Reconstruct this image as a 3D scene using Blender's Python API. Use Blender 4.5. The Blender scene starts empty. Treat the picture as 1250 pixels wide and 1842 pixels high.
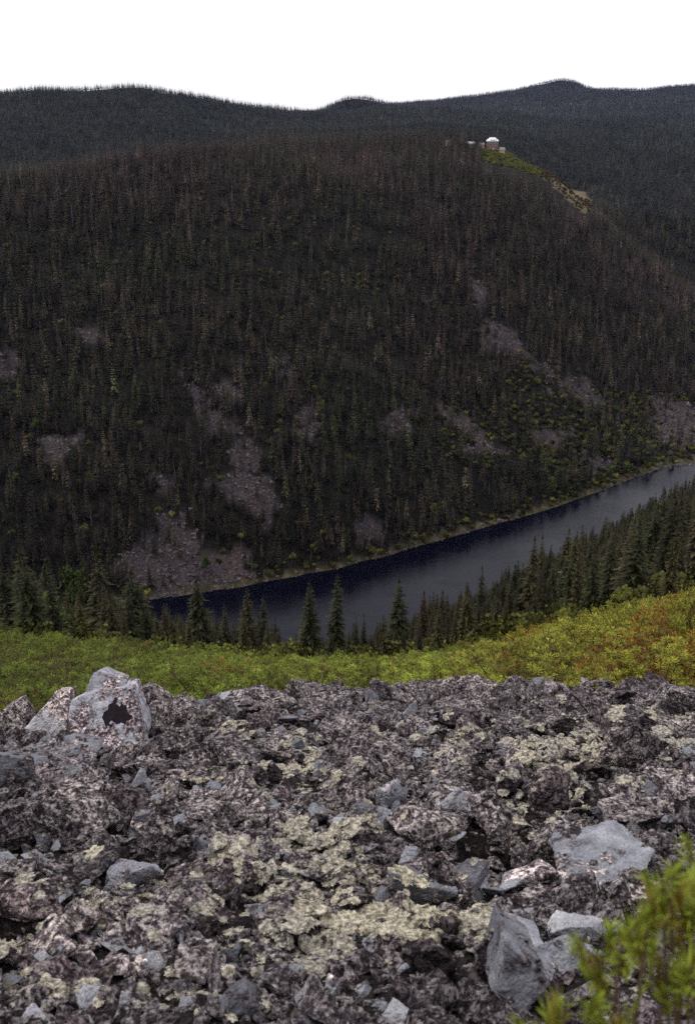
import bpy, bmesh, math, random
import numpy as np
from mathutils import Vector, Matrix, Euler, noise as mnoise
from mathutils.bvhtree import BVHTree

# ------------------------------------------------------------------ camera, sky, sun
SC = bpy.context.scene
COL = SC.collection
H0 = 180.0                       # eye height above the lake
F = 1790.0                       # focal length in pixels of the 1250 x 1842 photograph
PITCH = math.atan(691.0 / F)     # looking down
CP, SP = math.cos(PITCH), math.sin(PITCH)

cam_d = bpy.data.cameras.new('camera')
cam = bpy.data.objects.new('camera', cam_d)
COL.objects.link(cam)
cam.location = (0, 0, H0)
cam.rotation_euler = (math.pi / 2 - PITCH, 0, 0)
cam_d.sensor_fit = 'VERTICAL'
cam_d.sensor_height = 36.0
cam_d.sensor_width = 36.0
cam_d.lens = 36.0 * F / 1842.0
cam_d.clip_start = 0.05
cam_d.clip_end = 20000
cam_d.dof.use_dof = True
cam_d.dof.focus_distance = 13.0
cam_d.dof.aperture_fstop = 5.6
SC.camera = cam

SUN_EL, SUN_AZ = math.radians(58), math.radians(-70)   # high, from the left of the view
world = bpy.data.worlds.new('World')
SC.world = world
world.use_nodes = True
wn = world.node_tree.nodes
wl = world.node_tree.links
wn.clear()
w_out = wn.new('ShaderNodeOutputWorld')
w_bg = wn.new('ShaderNodeBackground')
w_sky = wn.new('ShaderNodeTexSky')
w_sky.sky_type = 'NISHITA'
w_sky.sun_disc = False
w_sky.sun_elevation = SUN_EL
w_sky.sun_rotation = SUN_AZ
w_sky.altitude = 600
w_sky.dust_density = 2.0
w_mix = wn.new('ShaderNodeMixRGB')
w_mix.inputs[0].default_value = 0.86             # thick, even cloud cover over the blue sky
w_mix.inputs[2].default_value = (12.6, 12.4, 12.9, 1)
w_bg.inputs[1].default_value = 0.1
wl.new(w_sky.outputs[0], w_mix.inputs[1])
wl.new(w_mix.outputs[0], w_bg.inputs[0])
wl.new(w_bg.outputs[0], w_out.inputs[0])

sun_d = bpy.data.lights.new('sun', 'SUN')
sun_d.energy = 1.5
sun_d.angle = math.radians(25)
sun_d.color = (1.0, 0.97, 0.93)
sun = bpy.data.objects.new('sun', sun_d)
COL.objects.link(sun)
sdir = Vector((math.sin(SUN_AZ) * math.cos(SUN_EL), math.cos(SUN_AZ) * math.cos(SUN_EL), math.sin(SUN_EL)))
sun.rotation_euler = (-sdir).to_track_quat('-Z', 'Y').to_euler()
sun.location = (-60, 0, 320)

SC.view_settings.view_transform = 'Standard'
SC.view_settings.look = 'None'
SC.view_settings.exposure = 0.0
SC.view_settings.gamma = 1.0
SC.render.engine = 'CYCLES'
SC.cycles.max_bounces = 5
SC.cycles.diffuse_bounces = 2
SC.cycles.glossy_bounces = 2
SC.cycles.transmission_bounces = 2
SC.cycles.volume_bounces = 0
SC.cycles.transparent_max_bounces = 4
SC.cycles.use_denoising = False
SC.cycles.use_adaptive_sampling = False

RNG = np.random.default_rng(7)
random.seed(7)

# ------------------------------------------------------------------ numeric helpers
def ray(px, py):
    px = np.asarray(px, float); py = np.asarray(py, float)
    up = (921.0 - py) / F
    return (px - 625.0) / F, CP + SP * up, -SP + CP * up     # x, y, z direction

def ue_from_px(px, py):
    rx, ry, rz = ray(px, py)
    return rx / ry, rz / ry

def px_from_ue(u, e):
    up = (e * CP + SP) / (CP - e * SP)
    ry = CP + SP * up
    return 625.0 + u * ry * F, 921.0 - up * F

def _hash(ix, iy, seed):
    n = (ix.astype(np.int64) * 374761393 + iy.astype(np.int64) * 668265263 + seed * 1442695041) & 0x7fffffff
    n = ((n ^ (n >> 13)) * 1274126177) & 0x7fffffff
    return ((n ^ (n >> 16)) & 0xffff) / 65535.0

def vnoise(x, y, seed=0):
    x = np.asarray(x, float); y = np.asarray(y, float)
    ix = np.floor(x); iy = np.floor(y)
    fx = x - ix; fy = y - iy
    fx = fx * fx * (3 - 2 * fx); fy = fy * fy * (3 - 2 * fy)
    a = _hash(ix, iy, seed); b = _hash(ix + 1, iy, seed)
    c = _hash(ix, iy + 1, seed); d = _hash(ix + 1, iy + 1, seed)
    return (a * (1 - fx) + b * fx) * (1 - fy) + (c * (1 - fx) + d * fx) * fy * 1.0

def fbm(x, y, octs=4, seed=0):
    s = 0; a = 0.5; t = 0
    for k in range(octs):
        s = s + a * (vnoise(x, y, seed + k * 17) - 0.5)
        t += a; a *= 0.5; x = np.asarray(x) * 2.03 + 3.1; y = np.asarray(y) * 2.03 + 1.7
    return s / t

def smooth(a, b, x):
    t = np.clip((x - a) / (b - a), 0, 1)
    return t * t * (3 - 2 * t)

def inpoly(px, py, poly):
    px = np.asarray(px, float); py = np.asarray(py, float)
    r = np.zeros(px.shape, bool)
    n = len(poly)
    for i in range(n):
        x1, y1 = poly[i]; x2, y2 = poly[(i + 1) % n]
        c = ((y1 > py) != (y2 > py)) & (px < (x2 - x1) * (py - y1) / ((y2 - y1) + 1e-9) + x1)
        r ^= c
    return r

# ------------------------------------------------------------------ terrain
# survey points: (pixel column, pixel row, forward distance); the hillsides of the far bank and beyond
FAR = {
 -250: [(900,395),(700,470),(500,560),(400,610),(345,690),(370,830),(330,1100),(270,1300),(200,1700),(178,1950),(215,2700),(200,5000)],
 0:    [(900,407),(750,458),(600,520),(450,596),(380,637),(325,710),(350,830),(345,1000),(310,1130),(270,1300),(230,1500),(195,1750),(180,1950),(215,2700),(200,5000)],
 75:   [(167,1980)], 130: [(173,1980)], 330: [(178,2000)], 500: [(203,2250)], 545: [(222,2400)], 590: [(203,2450)],
 250:  [(900,412),(750,466),(600,528),(450,604),(360,660),(310,715),(288,765),(315,900),(325,1050),(300,1200),(260,1350),(220,1550),(185,1800),(166,2000),(210,2700),(200,5000)],
 450:  [(900,418),(750,472),(600,535),(450,613),(360,672),(300,755),(272,850),(283,1000),(285,1150),(262,1350),(230,1650),(205,1950),(194,2200),(220,3000),(200,5000)],
 625:  [(900,429),(750,484),(600,549),(450,632),(360,700),(300,790),(272,900),(262,1000),(258,1200),(238,1500),(218,1900),(198,2300),(180,2500),(218,3200),(200,5000)],
 660:  [(179,2500)], 700:  [(200,2600)], 740: [(197,3300)],
 800:  [(900,455),(750,510),(600,578),(450,665),(360,745),(300,840),(272,950),(261,1020),(248,1200),(228,1600),(212,2200),(202,2800),(186,3500),(215,5000)],
 890:  [(268,1000),(256,1100),(168,3900)],
 1000: [(850,500),(750,545),(600,622),(450,720),(385,790),(325,900),(345,1050),(330,1200),(300,1350),(270,1550),(240,1900),(222,2300),(205,2900),(178,3600),(150,4100),(200,5000)],
 1030: [(146,4100)], 1062: [(163,4100)], 1095: [(157,4100)],
 1150: [(750,600),(600,700),(500,790),(460,840),(480,930),(430,1030),(380,1100),(330,1250),(290,1450),(250,1800),(225,2300),(200,3000),(168,3800),(210,5000)],
 1250: [(720,640),(600,740),(540,820),(560,900),(500,970),(430,1050),(380,1120),(330,1280),(290,1480),(250,1800),(230,2200),(200,3000),(158,4000),(205,5000)],
 1500: [(700,700),(620,800),(640,880),(500,1000),(400,1120),(300,1500),(240,2000),(190,3200),(150,4000),(200,5000)],
}
FAR_SHORE = [(-250,1165),(-100,1142),(0,1125),(130,1102),(270,1078),(380,1062),(480,1045),(560,1030),(650,1009),(740,985),(830,960),(900,940),(980,918),(1060,890),(1130,863),(1180,847),(1250,834),(1370,812),(1500,790)]
NEAR_SHORE = [(-250,1235),(0,1225),(150,1212),(300,1195),(500,1185),(650,1165),(800,1112),(900,1062),(1000,1012),(1100,958),(1200,905),(1250,882),(1370,840),(1500,812)]
# the near hillside: (column, [(height / distance, distance)])
NEAR = {
 -250: [(-.70,9),(-.71,12),(-.69,16),(-.64,24),(-.58,35),(-.565,50),(-.57,90),(-.58,150),(-.59,250)],
 0:    [(-.69,9),(-.70,12),(-.675,16),(-.625,24),(-.562,35),(-.552,50),(-.555,90),(-.565,150),(-.58,250)],
 300:  [(-.655,9.5),(-.665,13),(-.645,18),(-.612,25),(-.575,38),(-.568,60),(-.566,100),(-.568,170),(-.570,250)],
 600:  [(-.625,10),(-.648,13),(-.635,18),(-.612,26),(-.590,40),(-.583,60),(-.577,100),(-.572,160),(-.564,250)],
 800:  [(-.615,10.5),(-.628,13),(-.618,18),(-.60,26),(-.582,40),(-.572,60),(-.562,100),(-.55,160),(-.53,260)],
 1000: [(-.610,11),(-.61,13),(-.588,17),(-.572,24),(-.552,40),(-.535,60),(-.513,100),(-.487,190),(-.462,300)],
 1250: [(-.605,11.5),(-.598,13),(-.572,17),(-.552,24),(-.51,40),(-.485,60),(-.455,100),(-.425,190),(-.395,330)],
 1500: [(-.605,12),(-.58,15),(-.545,22),(-.48,40),(-.45,60),(-.42,100),(-.39,190),(-.36,330)],
}
def build_rbf():
    us, ls, es = [], [], []
    for px, lst in FAR.items():
        for py, Y in lst:
            u, e = ue_from_px(px, py); us.append(u); ls.append(math.log(Y)); es.append(e)
    for lst in (FAR_SHORE, NEAR_SHORE):
        for px, py in lst:
            u, e = ue_from_px(px, py)
            us.append(u); ls.append(math.log(-H0 / e)); es.append(e)
    # lake bed, between the two shores
    fs = np.array([(*ue_from_px(*p),) for p in FAR_SHORE]); ns = np.array([(*ue_from_px(*p),) for p in NEAR_SHORE])
    for u in np.linspace(-0.5, 0.5, 14):
        yf = -H0 / np.interp(u, fs[:, 0], fs[:, 1]); yn = -H0 / np.interp(u, ns[:, 0], ns[:, 1])
        ym = 0.5 * (yf + yn)
        us.append(u); ls.append(math.log(ym)); es.append((-H0 - min(6, .12 * (yf - yn))) / ym)
    for px, lst in NEAR.items():
        for e, Y in lst:
            up = (e * CP + SP) / (CP - e * SP); ry = CP + SP * up
            us.append((px - 625.0) / F / ry); ls.append(math.log(Y)); es.append(e)
    P = np.c_[np.array(us) * 2.5, np.array(ls) * 1.6]
    E = np.array(es)
    d = np.sqrt(((P[:, None] - P[None]) ** 2).sum(-1) + 0.03 ** 2)
    n = len(E)
    A = np.zeros((n + 3, n + 3))
    A[:n, :n] = d + np.eye(n) * -0.002
    A[:n, n] = 1; A[:n, n + 1:] = P; A[n, :n] = 1; A[n + 1:, :n] = P.T
    w = np.linalg.solve(A, np.r_[E, 0, 0, 0])
    return P, w
RP, RW = build_rbf()
FS_ = np.array([ue_from_px(*p) for p in FAR_SHORE])

def elev(u, Y):
    """tangent of the elevation angle of the bare ground, seen from the eye"""
    u = np.clip(np.asarray(u, float), -0.62, 0.62); L = np.log(np.maximum(Y, 1.0))
    q = np.c_[np.ravel(u) * 2.5, np.ravel(L) * 1.6]
    out = np.empty(len(q))
    n = len(RP)
    for i in range(0, len(q), 20000):
        b = q[i:i + 20000]
        d = np.sqrt((b[:, :1] - RP[:, 0]) ** 2 + (b[:, 1:] - RP[:, 1]) ** 2 + 0.03 ** 2)
        out[i:i + 20000] = d @ RW[:n] + RW[n] + b @ RW[n + 1:]
    return out.reshape(np.shape(u))

PITS = [(-0.02, 0)]
def pits(x, y):
    z = np.zeros_like(x)
    for (px, py, r, dep) in ((905, 1535, .30, .30), (965, 1450, .35, .26), (30, 1660, .25, .22), (240, 1570, .2, .15), (770, 1610, .16, .16)):
        u, e = ue_from_px(px, py); Y = 1.6 / (-e - 0.45)
        z -= dep * np.exp(-(((x - u * Y) ** 2 + (y - Y) ** 2) / r ** 2))
    return z

def ground_z(x, y, fine=True):
    """world height of the ground"""
    x = np.asarray(x, float); y = np.asarray(y, float)
    ys = np.maximum(y, 0.7)
    u = x / ys
    e = elev(u, np.maximum(ys, 7.0))
    far = e * ys
    near = -1.6 - 0.45 * y + 0.10 * fbm(x * .5, y * .5, 3, 5)
    t = smooth(8.3, 11.5, ys)
    z = near * (1 - t) + far * t
    z = z + H0
    # relief of the open hills
    rel = fbm(x / 55., y / 55., 4, 11) * 9.0 * smooth(60, 500, ys) + fbm(x / 260., y / 260., 4, 23) * 36 * smooth(1050, 2200, ys)
    damp = smooth(1.0, 30.0, np.abs(z))
    z = z + rel * damp * (ys < 4600)
    z = z + fbm(x / 6., y / 6., 3, 3) * 0.7 * smooth(14, 40, ys) * smooth(0.5, 4, np.abs(z))
    if fine:
        n = 1 - smooth(11.0, 14.0, ys)
        z = z + n * (0.10 * (np.abs(fbm(x * 2.6, y * 2.6, 4, 31)) * 2 - .2) + 0.03 * fbm(x * 14, y * 14, 2, 41) + pits(x, y))
    return z

# pixel outlines of bare talus, meadow and track on the far slope
TALUS = [
 [(325,652),(352,690),(385,728),(432,770),(470,818),(480,870),(500,935),(478,950),(440,902),(360,886),(385,852),(418,850),(408,790),(360,742),(332,690)],
 [(300,930),(330,918),(362,958),(352,998),(440,998),(452,1032),(482,1046),(380,1070),(270,1088),(195,1030),(240,978),(280,958)],
 [(268,850),(300,843),(334,868),(290,882)], [(488,645),(524,640),(540,695),(510,685)],
 [(520,735),(562,742),(584,778),(540,790)],
 [(778,735),(815,732),(862,762),(882,788),(918,806),(900,824),(828,812),(850,790),(798,758)],
 [(866,580),(930,596),(960,644),(1002,668),(1062,690),(1086,724),(1040,736),(1006,698),(956,674),(914,634),(876,608)],
 [(1170,708),(1222,722),(1270,736),(1270,812),(1205,804),(1176,768)],
 [(955,768),(1012,768),(1054,780),(1000,802),(968,797)], [(1040,818),(1092,828),(1114,850),(1060,842)],
 [(125,583),(182,588),(205,612),(148,614)], [(58,788),(112,783),(124,832),(78,834)], [(-20,628),(32,640),(26,682),(-20,692)],
 [(688,743),(744,738),(744,772),(690,777)], [(630,938),(670,930),(690,970),(640,975)], [(120,780),(160,775),(150,800),(120,800)],
 [(385,690),(420,690),(430,725),(400,725)], [(840,505),(870,520),(890,545),(865,545)],
]
MEADOW = [(862,272),(900,264),(935,264),(992,284),(1006,304),(990,322),(950,312),(900,296),(866,288)]
TRACK = [(974,300),(1012,320),(1052,345),(1068,378),(1046,384),(1012,350),(972,316)]
OPEN = [(930,640),(1090,690),(1250,720),(1250,830),(1060,880),(960,840),(800,830),(780,740),(900,740)]

def pixel_of(x, y, z):
    u = x / y; e = (z - H0) / y
    return px_from_ue(u, e)

ROCK_EDGE = [(-400,1330),(0,1312),(60,1302),(110,1290),(260,1262),(310,1268),(360,1276),(450,1256),(540,1240),(600,1250),(700,1243),(760,1232),(850,1234),(950,1244),(1060,1242),(1150,1250),(1250,1258),(1650,1262)]
RE = np.array(ROCK_EDGE, float)
_ue = np.array([ue_from_px(*p) for p in ROCK_EDGE])
def rock_zone(x, y, m=0.0):
    yy = np.maximum(y, .7)
    return y < np.interp(x / yy, _ue[:, 0], 1.6 / (-_ue[:, 1] - .45)) + m

def jitter_px(px, py, x, y):
    return px + (40 * fbm(x / 9., y / 9., 3, 71) + 22 * fbm(x / 2.6, y / 2.6, 2, 72)), py + (40 * fbm(x / 9., y / 9., 3, 83) + 22 * fbm(x / 2.6, y / 2.6, 2, 84))

def masks(x, y, z):
    px, py = pixel_of(x, y, z)
    jx, jy = jitter_px(px, py, x, y)
    far = (y > 330)
    tal = np.zeros(np.shape(x), bool)
    for P in TALUS: tal |= inpoly(jx, jy, P)
    tal &= far & (y < 760)
    mea = inpoly(px, py, MEADOW) & (y > 700) & (y < 1180)
    trk = inpoly(px, py, TRACK) & (y > 700) & (y < 1180)
    opn = inpoly(jx, jy, OPEN) & (y > 330) & (y < 800)
    return px, py, tal, mea, trk, opn

# ------------------------------------------------------------------ materials
def mat(name, rough=0.9, spec=0.15):
    m = bpy.data.materials.new(name)
    m.use_nodes = True
    nt = m.node_tree
    b = nt.nodes['Principled BSDF']
    b.inputs['Roughness'].default_value = rough
    b.inputs['Specular IOR Level'].default_value = spec
    return m, nt, b

class NT:
    def __init__(s, nt): s.nt = nt
    def n(s, t, **kw):
        nd = s.nt.nodes.new(t)
        for k, v in kw.items(): setattr(nd, k, v)
        return nd
    def l(s, a, b): s.nt.links.new(a, b)
    def pos(s):
        g = s.n('ShaderNodeNewGeometry'); return g.outputs['Position']
    def noise(s, vec, scale, detail=4, rough=.55, dist=0.0):
        t = s.n('ShaderNodeTexNoise'); t.inputs['Scale'].default_value = scale
        t.inputs['Detail'].default_value = detail; t.inputs['Roughness'].default_value = rough
        t.inputs['Distortion'].default_value = dist
        s.l(vec, t.inputs['Vector']); return t.outputs['Fac']
    def voro(s, vec, scale, feature='F1', rnd=1.0):
        t = s.n('ShaderNodeTexVoronoi'); t.feature = feature; t.inputs['Scale'].default_value = scale
        t.inputs['Randomness'].default_value = rnd
        s.l(vec, t.inputs['Vector']); return t
    def ramp(s, fac, stops, interp='LINEAR'):
        r = s.n('ShaderNodeValToRGB'); cr = r.color_ramp; cr.interpolation = interp
        while len(cr.elements) < len(stops): cr.elements.new(0.5)
        for el, (p, c) in zip(cr.elements, stops):
            el.position = p
            el.color = (*c, 1) if not isinstance(c, (int, float)) else (c, c, c, 1)
        s.l(fac, r.inputs[0]); return r.outputs[0]
    def mix(s, fac, a, b, mode='MIX'):
        m = s.n('ShaderNodeMixRGB', blend_type=mode)
        for i, v in ((0, fac), (1, a), (2, b)):
            if isinstance(v, (int, float)): m.inputs[i].default_value = v if i == 0 else (v, v, v, 1)
            elif isinstance(v, tuple): m.inputs[i].default_value = (*v, 1)
            else: s.l(v, m.inputs[i])
        return m.outputs[0]
    def math(s, op, a, b=0.0):
        m = s.n('ShaderNodeMath', operation=op)
        for i, v in ((0, a), (1, b)):
            if isinstance(v, (int, float)): m.inputs[i].default_value = v
            else: s.l(v, m.inputs[i])
        return m.outputs[0]
    def bump(s, h, dist, strength=1.0, normal=None):
        b = s.n('ShaderNodeBump'); b.inputs['Distance'].default_value = dist; b.inputs['Strength'].default_value = strength
        s.l(h, b.inputs['Height'])
        if normal is not None: s.l(normal, b.inputs['Normal'])
        return b.outputs[0]

def rock_material(name, clean, tone=(1, 1, 1)):
    """clean 0..1: how much bare blue grey stone shows between the crusts of lichen"""
    m, nt, b = mat(name, 0.92, 0.2)
    k = NT(nt)
    p = k.pos()
    oi = k.n('ShaderNodeObjectInfo')
    big = k.noise(p, 3.2, 4, .6, .3)
    mid = k.noise(p, 11.0, 6, .68, .5)
    fine = k.noise(p, 46.0, 5, .72, .2)
    vo = k.voro(p, 34.0)
    vo2 = k.voro(p, 75.0)
    bare = k.ramp(k.noise(p, 7.0, 6, .6), [(0.3, (0.12, 0.123, 0.137)), (0.55, (0.20, 0.208, 0.227)), (0.75, (0.31, 0.32, 0.335))])
    grain = k.ramp(k.noise(p, 95., 5, .8), [(.32, .45), (.5, .95), (.7, 1.3)])
    bare = k.mix(1.0, bare, grain, 'MULTIPLY')
    dark = k.ramp(fine, [(.32, (0.006, 0.004, 0.005)), (.6, (0.038, 0.027, 0.031)), (.8, (0.11, 0.083, 0.09))])
    purple = k.ramp(fine, [(.36, (0.012, 0.008, 0.010)), (.5, (0.085, 0.067, 0.075)), (.66, (0.27, 0.228, 0.24))])
    pale = k.ramp(fine, [(.36, (0.07, 0.057, 0.056)), (.5, (0.37, 0.335, 0.32)), (.66, (0.68, 0.635, 0.58))])
    crust = k.mix(k.ramp(mid, [(.42, 0.0), (.56, 1.0)]), dark, purple)
    pm = k.ramp(k.math('ADD', k.math('MULTIPLY', k.noise(p, 17., 6, .75, 1.0), .8), k.math('MULTIPLY', fine, .25)), [(.505, 0.0), (.575, 1.0)])
    crust = k.mix(pm, crust, pale)
    rust = k.ramp(k.noise(p, 4.5, 4, .7, .8), [(.66, 0.0), (.75, .75)])
    crust = k.mix(rust, crust, (0.15, 0.075, 0.045))
    yel = k.ramp(k.noise(p, 5.7, 5, .7, .4), [(.60, 0.0), (.72, .55)])
    crust = k.mix(yel, crust, (0.36, 0.34, 0.2))
    crust = k.mix(1.0, crust, k.ramp(k.noise(p, 1.5, 3, .6, .5), [(.34, (.40, .38, .40)), (.5, (.9, .88, .88)), (.66, (1.45, 1.43, 1.36))]), 'MULTIPLY')
    crust = k.mix(1.0, crust, (1.08, 1.085, 1.11), 'MULTIPLY')
    lo = 0.44 + 0.22 * clean
    cov = k.ramp(k.math('ADD', k.math('MULTIPLY', big, .6), k.math('MULTIPLY', mid, .45)), [(lo, 0.0), (lo + .05, 1.0)]) if clean > 0 else None
    c = k.mix(cov, bare, crust) if clean > 0 else crust
    spots = k.ramp(vo.outputs['Distance'], [(.10, 1.0), (.17, 0.0)])
    sel = k.ramp(k.noise(p, 6., 3, .6), [(.52, 0.0), (.60, 1.0)])
    c = k.mix(k.math('MULTIPLY', spots, sel), c, (0.018, 0.014, 0.016))
    v = k.ramp(oi.outputs['Random'], [(0.0, (.80, .78, .80)), (.5, (1.0, .97, 1.0)), (1.0, (1.2, 1.15, 1.12))])
    c = k.mix(1.0, c, v, 'MULTIPLY')
    c = k.mix(1.0, c, tone, 'MULTIPLY')
    k.l(c, b.inputs['Base Color'])
    h = k.math('ADD', k.math('MULTIPLY', mid, .9), k.math('MULTIPLY', fine, .55))
    h = k.math('SUBTRACT', h, k.math('MULTIPLY', vo2.outputs['Distance'], .28))
    if clean > 0:
        h = k.mix(cov, k.math('MULTIPLY', h, .62), h)
    k.l(k.bump(h, 0.04, 1.0), b.inputs['Normal'])
    return m

M = {}
M['rock'] = rock_material('crusted_rock', 0.0)
M['rock_mid'] = rock_material('partly_bare_rock', 0.35, (1.2, 1.18, 1.18))
M['rock_clean'] = rock_material('bare_pale_rock', 0.60, (1.85, 1.85, 1.83))
M['rock_pale'] = rock_material('whitish_lichen_rock', 0.27, (2.4, 2.36, 2.32))
M['rock_dark'] = rock_material('dark_lichen_rock', 0.0, (.55, .5, .52))

def ground_material():
    m, nt, b = mat('hillside_ground', 0.95, 0.1)
    k = NT(nt); p = k.pos()
    at = k.n('ShaderNodeVertexColor', layer_name='cover')
    sep = k.n('ShaderNodeSeparateColor'); k.l(at.outputs['Color'], sep.inputs[0])
    at2 = k.n('ShaderNodeVertexColor', layer_name='cover_b')
    sep2 = k.n('ShaderNodeSeparateColor'); k.l(at2.outputs['Color'], sep2.inputs[0])
    floor = k.ramp(k.noise(p, .35, 5, .7), [(.3, (0.004, 0.003, 0.002)), (.5, (0.008, 0.007, 0.004)), (.7, (0.018, 0.015, 0.008))])  # near black: the shade between the trees is put into the colour
    tal_n = k.noise(p, .9, 6, .8)
    tal = k.ramp(tal_n, [(.30, (0.010, 0.008, 0.009)), (.5, (0.040, 0.032, 0.035)), (.68, (0.11, 0.09, 0.094))])
    tal = k.mix(k.ramp(k.noise(p, .045, 4, .6), [(.45, 0.0), (.65, .6)]), tal, (0.075, 0.054, 0.044))
    mea = k.ramp(k.noise(p, .15, 5, .7), [(.3, (0.045, 0.055, 0.016)), (.55, (0.09, 0.105, 0.03)), (.75, (0.14, 0.14, 0.05))])
    trk = k.ramp(k.noise(p, .12, 5, .7), [(.35, (0.08, 0.066, 0.03)), (.6, (0.17, 0.135, 0.085)), (.75, (0.15, 0.085, 0.035))])
    shr = k.ramp(k.noise(p, .22, 5, .75), [(.36, (0.022, 0.02, 0.01)), (.52, (0.055, 0.047, 0.02)), (.62, (0.11, 0.09, 0.07)), (.74, (0.09, 0.045, 0.02))])
    fine = k.noise(p, 40., 5, .72); mid = k.noise(p, 12., 6, .7, .4)
    scr = k.ramp(fine, [(.3, (0.008, 0.006, 0.006)), (.52, (0.035, 0.027, 0.027)), (.75, (0.11, 0.09, 0.085))])  # darkened so the gaps between stones look deeper, shade in the colour
    scr = k.mix(k.ramp(mid, [(.4, 1.0), (.55, 0.0)]), scr, (0.014, 0.010, 0.010))
    duff = k.ramp(k.noise(p, 9., 5, .7), [(.35, (0.025, 0.018, 0.01)), (.6, (0.075, 0.05, 0.025)), (.75, (0.11, 0.09, 0.04))])
    c = k.mix(sep.outputs[0], floor, tal)
    c = k.mix(sep.outputs[1], c, mea)
    c = k.mix(sep.outputs[2], c, trk)
    c = k.mix(sep2.outputs[1], c, shr)
    c = k.mix(sep2.outputs[2], c, duff)
    c = k.mix(sep2.outputs[0], c, scr)
    k.l(c, b.inputs['Base Color'])
    n1 = k.bump(k.math('ADD', mid, k.math('MULTIPLY', fine, .6)), 0.03)
    k.l(k.bump(tal_n, 1.2, .7, n1), b.inputs['Normal'])
    return m
M['ground'] = ground_material()

def water_material():
    m, nt, b = mat('lake_water', 0.03, 0.5)
    k = NT(nt); p = k.pos()
    b.inputs['Base Color'].default_value = (0.0018, 0.0018, 0.005, 1)
    b.inputs['IOR'].default_value = 1.333
    b.inputs['Specular Tint'].default_value = (.64, .72, 1.0, 1)
    b.inputs['Specular IOR Level'].default_value = .19
    mp = k.n('ShaderNodeMapping'); mp.inputs['Rotation'].default_value = (0, 0, math.radians(30)); mp.inputs['Scale'].default_value = (1, 2.2, 1)
    k.l(p, mp.inputs['Vector'])
    w = k.noise(mp.outputs[0], 1.1, 3, .6)
    gust = k.ramp(k.noise(p, .018, 3, .5), [(.35, .35), (.65, 1.0)])
    sx = k.n('ShaderNodeSeparateXYZ'); k.l(p, sx.inputs[0])
    wind = k.n('ShaderNodeMapRange'); k.l(sx.outputs[0], wind.inputs[0])
    for i, v in ((1, 60.), (2, 190.), (3, .6), (4, 3.0)): wind.inputs[i].default_value = v
    k.l(k.bump(k.math('MULTIPLY', k.math('MULTIPLY', w, gust), wind.outputs[0]), .05), b.inputs['Normal'])
    k.l(k.ramp(k.noise(mp.outputs[0], .05, 4, .6), [(.4, .02), (.65, .16)]), b.inputs['Roughness'])
    return m
M['water'] = water_material()

def foliage(name, stops, instanced, rough=.85, wear=None):
    """leaf and needle colours: spread over the single plants, tinted by each plant's own colour"""
    m, nt, b = mat(name, rough, 0.12)
    k = NT(nt); p = k.pos()
    vc = k.n('ShaderNodeVertexColor', layer_name='age')
    c = k.ramp(vc.outputs['Color'], stops)
    if instanced:
        a = k.n('ShaderNodeAttribute', attribute_type='INSTANCER', attribute_name='tint'); t = a.outputs['Color']
    else:
        t = k.n('ShaderNodeObjectInfo').outputs['Color']
    c = k.mix(1.0, c, t, 'MULTIPLY')
    k.l(c, b.inputs['Base Color'])
    return m
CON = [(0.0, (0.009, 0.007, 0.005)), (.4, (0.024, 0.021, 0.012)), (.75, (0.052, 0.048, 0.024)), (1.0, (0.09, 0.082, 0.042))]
FOR = [(0.0, (0.008, 0.006, 0.005)), (.35, (0.030, 0.025, 0.016)), (.7, (0.085, 0.072, 0.042)), (1.0, (0.15, 0.128, 0.075))]  # contrast of lit tops and shaded inner boughs painted into the ramp
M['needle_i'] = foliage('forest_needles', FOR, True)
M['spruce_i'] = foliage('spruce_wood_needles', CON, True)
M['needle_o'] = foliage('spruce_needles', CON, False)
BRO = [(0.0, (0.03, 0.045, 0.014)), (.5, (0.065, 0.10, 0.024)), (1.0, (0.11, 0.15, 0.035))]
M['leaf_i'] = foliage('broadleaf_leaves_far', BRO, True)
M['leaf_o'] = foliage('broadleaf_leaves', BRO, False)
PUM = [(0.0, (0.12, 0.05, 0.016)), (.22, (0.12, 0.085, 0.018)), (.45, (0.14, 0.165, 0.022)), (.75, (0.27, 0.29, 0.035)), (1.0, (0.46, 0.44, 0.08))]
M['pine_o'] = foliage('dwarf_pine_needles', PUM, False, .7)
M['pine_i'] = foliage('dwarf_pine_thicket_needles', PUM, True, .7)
def plain(name, col, rough=.9, var=.35, scale=6.0):
    m, nt, b = mat(name, rough, .15)
    k = NT(nt)
    n = k.noise(k.pos(), scale, 4, .65)
    c = k.mix(k.ramp(n, [(.3, 0.0), (.7, 1.0)]), tuple(v * (1 - var) for v in col), tuple(v * (1 + var) for v in col))
    k.l(c, b.inputs['Base Color'])
    return m
M['black_lichen'] = plain('black_lichen', (0.014, 0.009, 0.012), scale=40)
M['bark'] = plain('bark', (0.075, 0.058, 0.048), scale=3)
M['dead'] = plain('dead_wood', (0.13, 0.11, 0.11), scale=3)
M['pine_bark'] = plain('dwarf_pine_bark', (0.10, 0.06, 0.035), scale=20)
M['talus'] = plain('talus_blocks', (0.105, 0.084, 0.088), scale=.4, var=.55)
M['brick'] = plain('red_brick_wall', (0.16, 0.075, 0.055), scale=1.5)
M['roofwhite'] = plain('white_roof', (0.82, 0.82, 0.84), scale=.5, var=.05, rough=.6)
M['whitewall'] = plain('white_painted_wall', (0.68, 0.67, 0.66), scale=.8, var=.1)
M['tan'] = plain('tan_plank_wall', (0.36, 0.27, 0.18), scale=1.2)
M['bluegrey'] = plain('blue_grey_paint', (0.30, 0.36, 0.46), scale=1.5, var=.15, rough=.5)
M['glass'] = plain('window_glass', (0.03, 0.035, 0.045), rough=.15, var=.2)
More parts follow.
